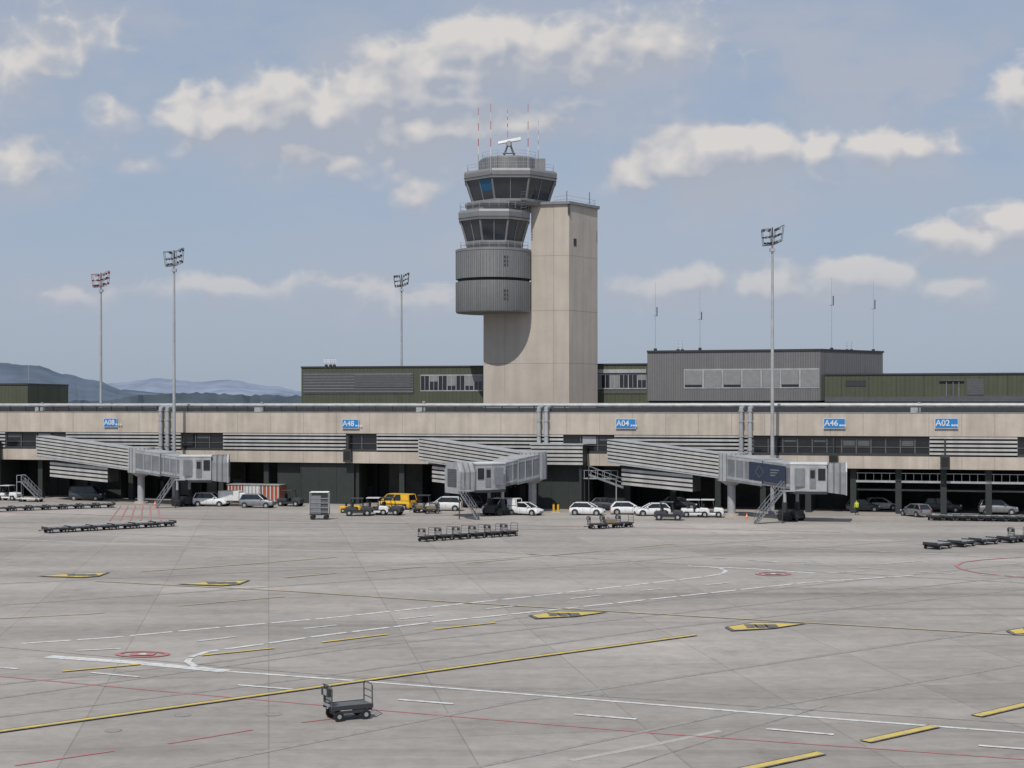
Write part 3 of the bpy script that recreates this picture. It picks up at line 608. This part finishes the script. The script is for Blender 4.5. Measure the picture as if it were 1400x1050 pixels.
def jetbridge(start,rot,end,zs,cabdir,adv=False,stair=None,cabw=3.6):
    e=empty('passenger_boarding_bridge')
    p0=W(*start,zs[0]); p1=W(*rot,zs[1]); p2=W(*end,zs[2])
    q=MB(); tunnel(q,p0,p1,2.9,2.75,'rib'); 
    q.obj('fixed_tunnel',e)
    q=MB()
    a=p0.lerp(p1,.12)+Vector((0,.5,-2.6)); b_=p0.lerp(p1,.72)+Vector((0,.2,-2.2)); 
    for k in range(4): q.skew(a,b_,-1.2,-1.1,k*.55,k*.55+.33,slat)
    q.skew(a,b_,-1.08,1.0,0,2.2,dark); q.obj('service_ramp',e)
    q=MB(); q.cyl((p1.x,p1.y,zs[1]-.35),(p1.x,p1.y,zs[1]+3.0),1.75,lgrey,n=20); q.cyl((p1.x,p1.y,0),(p1.x,p1.y,zs[1]-.3),.48,lgrey,n=16); q.cyl((p1.x,p1.y,0),(p1.x,p1.y,.25),.9,concrete,n=16)
    q.cyl((p1.x,p1.y,zs[1]-.9),(p1.x,p1.y,zs[1]-.35),.6,lgrey,r1=1.5,n=16)
    for k in range(20): t=2*math.pi*k/20+.15; q.cyl((p1.x+1.76*math.cos(t),p1.y+1.76*math.sin(t),zs[1]-.3),(p1.x+1.76*math.cos(t),p1.y+1.76*math.sin(t),zs[1]+2.9),.05,mgrey,n=5)
    q.obj('rotunda',e,smooth=True)
    q=MB(); mid=p1.lerp(p2,.5); tunnel(q,p1.lerp(p2,.08),mid.lerp(p2,.15),3.1,2.7,'panel'); 
    q.obj('outer_tunnel',e)
    q=MB(); up=Vector((0,0,.12)); tunnel(q,mid+up,p2+up,2.75,2.45,'panel')
    d=(p2-p1); d.z=0; d.normalize(); side=-1 if Vector((-d.y,d.x,0)).y>0 else 1
    if adv:
        l=sorted((side*1.64,side*1.56)); q.skew(p1.lerp(p2,.40),p1.lerp(p2,.90),l[0],l[1],.35,2.4,navy)
        n=Vector((-d.y,d.x,0))*side; cp=p1.lerp(p2,.55)+n*1.66+Vector((0,0,1.4)); 
        q.add([cp-d*.75,cp-Vector((0,0,.75)),cp+d*.75,cp+Vector((0,0,.75))],[(0,1,2,3)],greyp); cp=cp+n*.01; q.add([cp-d*.6,cp-Vector((0,0,.6)),cp+d*.6,cp+Vector((0,0,.6))],[(0,1,2,3)],navy)
        for k in range(3): cq=p1.lerp(p2,.70)+n*1.66+Vector((0,0,1.7-k*.3)); q.add([cq,cq+d*(1.4-k*.3),cq+d*(1.4-k*.3)+Vector((0,0,.12)),cq+Vector((0,0,.12))],[(0,1,2,3)],mgrey)
    for k in range(5):
        a=p1.lerp(p2,.35+.1*k)+Vector((0,-1,-.25)); b_=p1.lerp(p2,.45+.1*k)+Vector((0,-1,-.25)); m_=(a+b_)/2-Vector((0,0,.5)); q.cyl(a,m_,.05,black,n=5); q.cyl(m_,b_,.05,black,n=5)
    q.obj('inner_tunnel',e)
    cdv=Vector(cabdir).normalized(); n=Vector((-cdv.y,cdv.x,0)); q=MB()
    c0=p2; hw=cabw/2
    def P(a,l,z): return c0+cdv*a+n*l+Vector((0,0,z))
    poly=[(-1.4,-hw*.8),(.6,-hw),(2.6,-hw),(2.6,hw),(.6,hw),(-1.4,hw*.8)]
    q.loft([[P(a,l,-.25) for a,l in poly],[P(a,l,2.75) for a,l in poly]],lgrey); q.loft([[P(a*1.03,l*1.04,2.75) for a,l in poly],[P(a*1.03,l*1.04,2.9) for a,l in poly]],white)
    q.loft([[P(a*1.02,l*1.02,-.55) for a,l in poly],[P(a*1.02,l*1.02,-.26) for a,l in poly]],dark)
    for s in(-1,1):
        for a0,a1,z0,z1,m_ in((.72,1.42,.05,2.3,mgrey),(.8,1.3,1.2,2.1,glassd),(1.65,2.45,1.0,2.3,glassd),(-.9,.2,.3,2.3,mgrey)):
            l0=hw*s*1.005; th=.06 if m_ is glassd else .04
            q.hexa([P(a0,l0,z0),P(a1,l0,z0),P(a1,l0+s*th,z0),P(a0,l0+s*th,z0),P(a0,l0,z1),P(a1,l0,z1),P(a1,l0+s*th,z1),P(a0,l0+s*th,z1)],m_)
    q.obj('cab',e)
    q=MB()
    sec=lambda a,gg,dz:[P(a,-hw*.92*gg,-.35-dz),P(a,hw*.92*gg,-.35-dz),P(a,hw*.98*gg,1.9*gg),P(a,hw*.66*gg,2.85*gg),P(a,-hw*.66*gg,2.85*gg),P(a,-hw*.98*gg,1.9*gg)]
    for k in range(12):
        a0=2.6+k*.17
        q.loft([sec(a0,.97,.02*k),sec(a0+.085,1.03,.02*k),sec(a0+.17,.97,.02*k)],lgrey if k%4 else mgrey)
    e1=2.6+12*.17
    q.loft([sec(e1,1.04,.3),sec(e1+.15,1.04,.3)],lgrey)
    q.loft([[P(e1+.16,-hw*.6,.1),P(e1+.16,hw*.6,.1),P(e1+.16,hw*.6,2.2),P(e1+.16,-hw*.6,2.2)],[P(e1+.18,-hw*.6,.1),P(e1+.18,hw*.6,.1),P(e1+.18,hw*.6,2.2),P(e1+.18,-hw*.6,2.2)]],greyp)
    q.obj('bellows',e)
    q=MB(); pb=p1.lerp(p2,.84); bogie(q,Vector((pb.x,pb.y,0)),pb.z,p2-p1); q.obj('wheel_unit',e)
    if stair:
        q=MB(); stairs(q,W(stair[0],stair[1],.05),W(stair[2],stair[3],p2.z-.1)); 
        tp=W(stair[2],stair[3],p2.z-.15); q.box(tp.x-.2,tp.x+1.3,tp.y-.6,tp.y+1.4,tp.z-.06,tp.z,steel); q.obj('service_stairs',e)
jetbridge((60,212.5),(193,205),(262,198.5),(6.1,4.5,3.75),(1,.12,0),stair=(214,195.5,240,195.8))
jetbridge((582,198.5),(728,188.5),(668,181.5),(6.1,4.4,3.45),(-.88,-.47,0),stair=(654,175.5,628,176),cabw=4.0)
jetbridge((838,190.5),(1000,182),(1098,172.5),(6.1,4.5,3.75),(1,-.2,0),adv=True,stair=(1033,169.5,1070,170))
q=MB(); DW.box(q,735,803,5.6,8.1,.1,3,dark); 
for k in range(5): DW.box(q,734,804,5.65+k*.5,5.95+k*.5,3.0,3.1,slat)
DW.box(q,733,805,8.1,8.25,.1,3.2,lgrey); DW.sbox(q,738,.3,0,5.6,2.4,2.7,greenD); DW.sbox(q,800,.3,0,5.6,2.4,2.7,greenD); q.obj('bridge_vestibule')
q=MB(); 
for k in range(5): DW.box(q,-120,5,5.3+k*.55,5.65+k*.55,2.9,3.0,slat)
DW.box(q,-120,4,5.2,8.1,.3,2.9,dark); DW.sbox(q,0,.3,0,5.2,2,2.4,lgrey); q.obj('bridge_vestibule')
q=MB(); stairs(q,W(852,187.5,.05)+Vector((0,0,3)),W(805,187.8,4.6),1.0); DW.box(q,805,850,3.9,4.0,1.5,3.0,steel); 
for px in range(806,852,9):
    DW.sbox(q,px,.06,4.0,5.0,2.95,3.0,steel)
DW.box(q,805,850,4.95,5.0,2.94,3.0,steel); DW.sbox(q,849,.12,0,3.9,2.8,2.95,steel); q.obj('access_platform')
# ------------------------------------------------------------ vehicles
def car_mesh(m,kind='hatch'):
    q=MB()
    if kind=='hatch':
        L_=[(-2.1,.70,.38,.72),(-2.02,.82,.24,.90),(-1.3,.88,.2,.99),(0,.89,.2,.97),(.95,.88,.2,.93),(1.7,.83,.22,.80),(2.0,.74,.28,.66),(2.1,.6,.38,.55)]
        gb=(-1.95,1.10,.94,.80); gt=(-1.45,.15,1.47,.62)
    elif kind=='van':
        L_=[(-2.4,.80,.35,1.05),(-2.36,.9,.28,1.16),(-1.2,.94,.25,1.18),(0.5,.94,.25,1.15),(1.5,.92,.25,1.08),(2.1,.86,.27,.98),(2.35,.74,.35,.8)]
        gb=(-2.34,1.75,1.12,.88); gt=(-2.2,.95,1.92,.74)
    else:
        L_=[(-2.3,.72,.4,.9),(-2.2,.86,.3,1.08),(-1.2,.92,.28,1.12),(0,.93,.28,1.1),(1.0,.92,.28,1.06),(1.8,.88,.3,.96),(2.2,.76,.36,.75)]
        gb=(-2.15,1.05,1.08,.84); gt=(-1.85,.25,1.70,.68)
    rings=[]
    for x,w_,a,b_ in L_:
        rings.append([(x,-w_*.9,a),(x,-w_,a+.14),(x,-w_*1.0,b_-.22),(x,-w_*.9,b_-.03),(x,-w_*.5,b_+.02),(x,w_*.5,b_+.02),(x,w_*.9,b_-.03),(x,w_,b_-.22),(x,w_,a+.14),(x,w_*.9,a)])
    q.loft(rings,m)
    x0,x1,zb_,wb=gb; X0,X1,zt_,wt=gt
    lo=[(x0,-wb,zb_),(x1,-wb,zb_),(x1,wb,zb_),(x0,wb,zb_)]; hi=[(X0,-wt,zt_),(X1,-wt,zt_),(X1,wt,zt_),(X0,wt,zt_)]
    q.hexa(lo+hi,glassd)
    q.loft([[(X0-.04,-wt-.02,zt_-.04),(X1+.04,-wt-.02,zt_-.04),(X1+.04,wt+.02,zt_-.04),(X0-.04,wt+.02,zt_-.04)],[(X0+.1,-wt+.08,zt_+.05),(X1-.1,-wt+.08,zt_+.05),(X1-.1,wt-.08,zt_+.05),(X0+.1,wt-.08,zt_+.05)]],m)
    for a,b_ in zip(lo,hi): q.cyl(a,b_,.055,m,n=6)
    for s in(-1,1):
        for t in((.36,.42) if kind!='van' else (.3,.62)):
            q.cyl((x0+(x1-x0)*t,s*wb,zb_),(X0+(X1-X0)*t,s*wt,zt_),.05,m if kind=='van' else dark,n=6)
        if kind=='van': q.hexa([(x0+.1,s*(wb+.005),zb_+.04),(x0+1.2,s*(wb+.005),zb_+.04),(x0+1.2,s*(wb-.05),zb_+.04),(x0+.1,s*(wb-.05),zb_+.04),(X0+.1,s*(wt+.03),zt_-.05),(X0+1.2,s*(wt+.03),zt_-.05),(X0+1.2,s*(wt-.05),zt_-.05),(X0+.1,s*(wt-.05),zt_-.05)],m)
        xe=L_[-1][0]; 
        q.box(xe-.28,xe-.08,s*.62-.14,s*.62+.14,L_[-1][3]+.02,L_[-1][3]+.16,lampw); xs=L_[0][0]; q.box(xs-.01,xs+.15,s*.68-.1,s*.68+.1,L_[0][3]-.12,L_[0][3]+.12,tail)
        q.box(x1-.45,x1-.3,s*(wb+.08)-.1,s*(wb+.08)+.1,zb_+.02,zb_+.16,m)
        for dx in(-.35,.55): q.box(dx-.01,dx+.01,s*(L_[2][1]+.008)-.01,s*(L_[2][1]+.008)+.01,.35,.85,dark)
        if m is yellow: q.box(-2.0,1.2,s*.95-.006,s*.95+.006,.62,.74,black)
        for wx in(L_[0][0]+.78,L_[-1][0]-.8):
            q.cyl((wx,s*.80,.34),(wx,s*.925,.34),.41,dark,n=18); q.cyl((wx,s*.66,.32),(wx,s*.945,.32),.32,black,n=18); q.cyl((wx,s*.9,.32),(wx,s*.955,.32),.2,steel,n=12)
    ob=q.obj('tmp',smooth=True); me=ob.data; bpy.data.objects.remove(ob); return me
CM={'w':carw,'g':carg,'d':card,'y':yellow}; cars={}
YU=ANG
for c,k,px,py,yaw in(('w','suv',289,692,.1),('g','suv',353,694,.05),('w','suv',607,698,3.3),('w','van',686,703,3.0),('w','hatch',719,704,-.25),('w','hatch',803,704,.0),('w','hatch',858,703,.25),('w','hatch',892,705,3.5),
    ('g','hatch',1252,706,2.2),('y','van',543,696,2.9),('d','suv',1290,700,0),('d','hatch',640,693,2.5),('d','hatch',930,696,.3),('d','hatch',1180,699,.1),('d','hatch',830,697,.2),('d','van',120,684,.1),('w','hatch',1205,697,.2),('g','suv',1365,703,.1)):
    if (c,k) not in cars: cars[(c,k)]=car_mesh(CM[c],k)
    inst('parked_van' if k=='van' else 'parked_car',cars[(c,k)],G(px,py),YU+yaw)
def fin(q,smooth=False):
    ob=q.obj('tmp',smooth=smooth); me=ob.data; bpy.data.objects.remove(ob); return me
def tractor(m,roof=True):
    q=MB(); q.loft([[(x,-w_,a),(x,-w_,b_-.08),(x,-w_*.85,b_),(x,w_*.85,b_),(x,w_,b_-.08),(x,w_,a)] for x,w_,a,b_ in((-1.4,.6,.4,.8),(-1.3,.7,.3,.9),(-.2,.7,.3,.9),(-.15,.7,.3,.55),(.45,.7,.3,.55),(.5,.7,.3,1.0),(1.3,.68,.3,.92),(1.45,.6,.4,.8))],m)
    for s in(-1,1):
        for x in(-.9,.95): q.cyl((x,s*.5,.32),(x,s*.78,.32),.32,black,n=16); q.cyl((x,s*.77,.32),(x,s*.79,.32),.15,lgrey,n=10)
        if roof: q.cyl((.5,s*.62,.9),(.35,s*.58,1.75),.04,dark,n=6); q.cyl((-.75,s*.62,.85),(-.75,s*.58,1.75),.04,dark,n=6)
    if roof: q.box(-.85,.5,-.66,.66,1.75,1.82,m)
    q.box(-.55,-.05,-.4,.4,.7,.85,black); q.box(-.65,-.5,-.4,.4,.8,1.35,black); q.cyl((.4,.0,.9),(.15,.0,1.15),.03,black); q.box(1.3,1.5,-.3,.3,.4,.5,dark)
    q.box(-1.1,1.0,-.705,-.702,.5,.6,black); return fin(q)
tw,td=tractor(carw),tractor(card); tyl=tractor(yellow,False)
for me_,px,py,yaw in((td,490,705,.3),(tyl,479,701,.2),(tw,513,704,.2),(td,532,704,0),(td,582,700,.2),(td,914,711,.1),(tw,12,684,0),(tw,950,707,.2),(tw,970,707,.1),(td,397,692,0)): inst('baggage_tractor',me_,G(px,py),YU+yaw,1.15 if me_ is not tyl else .9)
def cart(L_=1.75,wd=1.0,rail=True,low=False,load=0,bar=True):
    q=MB(); hl=L_/2; hw=wd/2; zd=.42 if low else .52
    q.box(-hl,hl,-hw,hw,zd,zd+.07,dark); q.box(-hl-.02,hl+.02,-hw-.02,-hw+.05,zd-.07,zd+.1,dark); q.box(-hl-.02,hl+.02,hw-.05,hw+.02,zd-.07,zd+.1,dark)
    q.box(-hl*.98,hl*.98,-hw*.85,hw*.85,zd+.07,zd+.085,greyp)
    for x in(-hl*.66,hl*.66):
        q.cyl((x,-hw,.2),(x,hw,.2),.035,dark,n=6); q.box(x-.12,x+.12,-hw*.7,hw*.7,.22,zd,dark)
        for s in(-1,1): q.cyl((x,s*hw*.98-.06,.2),(x,s*hw*.98+.06,.2),.2,black,n=18); q.cyl((x,s*(hw*.98+.055),.2),(x,s*(hw*.98+.07),.2),.09,steel,n=10)
    if bar: q.cyl((-hl,0,.35),(-hl-.5,0,.28),.035,dark,n=6); q.cyl((-hl-.5,0,.28),(-hl-.6,0,.28),.06,dark,n=8)
    else: q.cyl((-hl-.03,.1,.35),(-hl-.12,.1,1.45),.022,dark,n=6); q.cyl((-hl-.12,-.05,1.45),(-hl-.12,.25,1.45),.022,dark,n=6); q.box(-hl+.3,hl-.3,-hw-.025,-hw+.0,.3,.42,dark)
    q.box(hl,hl+.15,-.08,.08,.28,.42,dark)
    if rail:
        for s in(-1,1):
            x=s*hl; zt=1.40
            for y in(-hw+.04,hw-.04): q.cyl((x,y,zd),(x*.99,y,zt-.1),.03,greyp,n=7)
            q.cyl((x,-hw+.14,zt),(x,hw-.14,zt),.03,greyp,n=7)
            for y,yy in((-hw+.04,-hw+.14),(hw-.04,hw-.14)): q.cyl((x,y,zt-.1),(x,yy,zt),.03,greyp,n=7)
            for z in(.82,1.1): q.cyl((x,-hw+.04,z),(x,hw-.04,z),.018,dark,n=6)
            if s<0:
                for k in range(7): y=-hw+.12+k*(wd-.24)/6; q.cyl((x,y,zd),(x,y,zt-.02),.012,dark,n=5)
                q.box(x-.14,x-.02,-hw+.1,hw-.1,1.0,1.32,dark); q.box(x-.16,x-.14,-.22,.1,1.05,1.28,lgrey); q.box(x-.1,x-.02,-hw+.15,hw-.15,.6,.68,steel)
    if low: 
        for x in(-hl,hl): q.box(x-.04,x+.04,-hw,hw,zd,zd+.22,dark)
        for k in range(4): q.cyl((-hl+.3+k*(L_-.6)/3,-hw*.9,zd+.1),(-hl+.3+k*(L_-.6)/3,hw*.9,zd+.1),.05,steel,n=6)
    if load==1: q.box(-hl*.7,hl*.5,-hw*.8,hw*.8,zd+.09,zd+.5,goods); q.box(-hl*.3,hl*.4,-hw*.6,hw*.7,zd+.5,zd+.75,lgrey)
    return fin(q)
c_main=cart(bar=False); c_r=cart(1.7,1.1); c_rl=cart(2.0,1.2,load=1); c_low=cart(2.5,1.5,False,True)
inst('baggage_cart',c_main,G(476,982),math.radians(27),1.02)
def row(me_,a,b_,n,yaw,name,sc_=1,jit=.15,alt=None):
    A_=G(*a);B_=G(*b_)
    for i in range(n): p=A_.lerp(B_,i/max(1,n-1)); inst(name,alt if alt and random.random()<.3 else me_,p,yaw+random.uniform(-jit,jit),sc_)
def yw(a,b_): d=G(*b_)-G(*a); return math.atan2(d.y,d.x)
row(c_r,(584,740),(696,733),6,yw((584,740),(696,733))+.25,'baggage_cart',.92,.15)
row(c_r,(815,723),(854,721),3,.4,'baggage_cart',.95,.1,c_rl)
row(c_low,(77,728),(222,720),6,yw((77,728),(222,720)),'baggage_dolly',1.0,.05); row(c_low,(-20,700),(142,694),8,yw((-20,700),(142,694)),'baggage_dolly',1,.05)
row(c_low,(1282,750),(1315,747),2,yw((1282,750),(1325,745)),'baggage_dolly',1,.05); row(c_low,(1345,744),(1420,739),3,yw((1342,744),(1420,737)),'baggage_dolly',1,.08)
row(c_r,(1393,741),(1450,738),2,.3,'baggage_cart',1,.1); row(c_low,(1282,711),(1420,713),9,YU+1.2,'baggage_dolly',1,.1)
row(c_rl,(575,701),(590,702),2,.2,'baggage_cart',.9,.2)
q=MB(); q.box(-1.15,1.15,-.8,.8,.55,.7,dark)
for x in(-1.12,1.12):
    for y in(-.77,.77): q.cyl((x,y,.7),(x,y,3.3),.05,steel,n=6)
    q.cyl((x,-.77,3.3),(x,.77,3.3),.04,steel,n=5)
for y in(-.77,.77): q.cyl((-1.12,y,3.3),(1.12,y,3.3),.04,steel,n=5)
q.box(-1.14,.2,-.7,-.64,.72,2.9,mgrey); q.box(-1.0,1.0,-.6,.6,.72,1.9,greyp); q.box(.25,1.05,-.62,-.3,1.9,2.6,greyp)
for k in range(4): q.box(-1.1,1.1,-.76,-.72,.9+k*.55,.96+k*.55,steel)
for x in(-.8,.8):
    for s in(-1,1): q.cyl((x,s*.6,.28),(x,s*.8,.28),.28,black,n=14)
inst('container_trolley',fin(q),G(437,710),YU+.3,.95)
q=MB(); q.loft([[(x,-.95,.45),(x,-.95,b_),(x,-.8,b_+.08),(x,.8,b_+.08),(x,.95,b_),(x,.95,.45)] for x,b_ in((1.0,2.1),(1.9,2.05),(2.3,1.35),(2.7,1.2),(2.8,.9))],carw); q.hexa([(1.5,-.97,1.3),(2.2,-.97,1.3),(2.2,.97,1.3),(1.5,.97,1.3),(1.5,-.97,1.95),(1.85,-.97,1.95),(1.85,.97,1.95),(1.5,.97,1.95)],glassd)
q.box(-2.6,.95,-1,1,.8,.95,dark); q.box(-2.6,.9,-1,1,.96,2.5,white)
for x in(-1.7,2.0):
    for s in(-1,1): q.cyl((x,s*.7,.42),(x,s*.98,.42),.42,black,n=16)
inst('service_truck',fin(q),G(322,692),YU+.1,.8)
for a,b_,m_ in((316,338,brick),(338,362,white),(362,388,brick)):
    q=MB(); DW.box(q,a,b_-1,.15,2.4,-1.2,1.2,m_); 
    for k in range(5): DW.sbox(q,a+(b_-a)*(k+.5)/5,.12,.3,2.3,1.2,1.28,white if m_ is brick else lgrey)
    DW.box(q,a-.3,b_-.7,2.4,2.5,-1.3,1.3,lgrey); q.obj('storage_container')
q=MB(); stairs(q,(-1.5,0,.5),(1.3,0,3.0),1.1); q.box(-1.9,2.0,-.7,.7,.4,.6,white); q.box(1.3,2.1,-.6,.6,2.95,3.02,steel)
for s in(-.6,.6): q.cyl((2.0,s,.5),(2.0,s,4),.05,steel); q.cyl((1.3,s,4.0),(2.0,s,4),.04,steel)
for x in(-1.4,1.4):
    for s in(-1,1): q.cyl((x,s*.5,.3),(x,s*.7,.3),.3,black,n=14)
inst('mobile_passenger_stairs',fin(q),G(42,686),YU+math.pi,.9)
q=MB(); q.box(-.2,.2,-.2,.2,0,.04,orange); q.cyl((0,0,.04),(0,0,.3),.15,orange,r1=.11,n=12); q.cyl((0,0,.3),(0,0,.5),.11,white,r1=.07,n=12); q.cyl((0,0,.5),(0,0,.75),.07,orange,r1=.03,n=12); cone=fin(q)
for px,py in((1021,710),(212,692)): inst('traffic_cone',cone,G(px,py),0,1.0)
q=MB(); q.cyl((0,0,0),(0,0,1.0),.12,yellow,n=10); q.cyl((0,0,.95),(0,0,1.05),.14,black,n=10); q.box(-.25,.25,-.15,.15,0,.1,concrete); bol=fin(q)
for px in (757,763): inst('bollard',bol,G(px,701),0,1.1)
def person(loc,yaw):
    V=[(0,0,.95),(0,0,1.2),(0,0,1.42),(0,0,1.52),(0,0,1.66),(0,0,1.76),(.09,0,.9),(.11,.05,.5),(.12,0,.08),(.12,.14,.03),(-.09,0,.9),(-.10,-.1,.5),(-.12,-.22,.1),(-.12,-.1,.03),(.19,0,1.42),(.25,-.03,1.15),(.25,.08,.92),(-.19,0,1.42),(-.25,.03,1.15),(-.24,.14,.93),(.26,.12,.84),(-.24,.19,.85)]
    Ed=[(0,1),(1,2),(2,3),(3,4),(4,5),(0,6),(6,7),(7,8),(8,9),(0,10),(10,11),(11,12),(12,13),(2,14),(14,15),(15,16),(16,20),(2,17),(17,18),(18,19),(19,21)]
    Rr=[.15,.15,.16,.06,.11,.08,.09,.065,.05,.045,.09,.065,.05,.045,.075,.05,.04,.075,.05,.04,.03,.03]
    me=bpy.data.meshes.new('ground_worker'); me.from_pydata(V,Ed,[]); ob=bpy.data.objects.new('ground_worker_rig',me); sc.collection.objects.link(ob)
    ob.modifiers.new('skin','SKIN')
    if not me.skin_vertices: bpy.context.view_layer.objects.active=ob; bpy.ops.mesh.customdata_skin_add()
    for i,r in enumerate(Rr): me.skin_vertices[0].data[i].radius=(r,r*.8)
    me.skin_vertices[0].data[0].use_root=True
    ob.modifiers.new('sub','SUBSURF').levels=1
    dg=bpy.context.evaluated_depsgraph_get(); m2=bpy.data.meshes.new_from_object(ob.evaluated_get(dg)); bpy.data.objects.remove(ob)
    m2.materials.clear()
    for m_ in(vest,trouser,skin,black): m2.materials.append(m_)
    for p in m2.polygons:
        z=p.center.z; x=abs(p.center.x)
        p.material_index=3 if z<.1 or z>1.70 else 1 if (z<.93 and x<.21) else 2 if (z>1.5 or z<.93) else 0
        p.use_smooth=True
    inst('ground_worker',m2,loc,yaw)
try:
    person(G(1171,704),2.5)
except Exception as ex: print('person fail',ex)
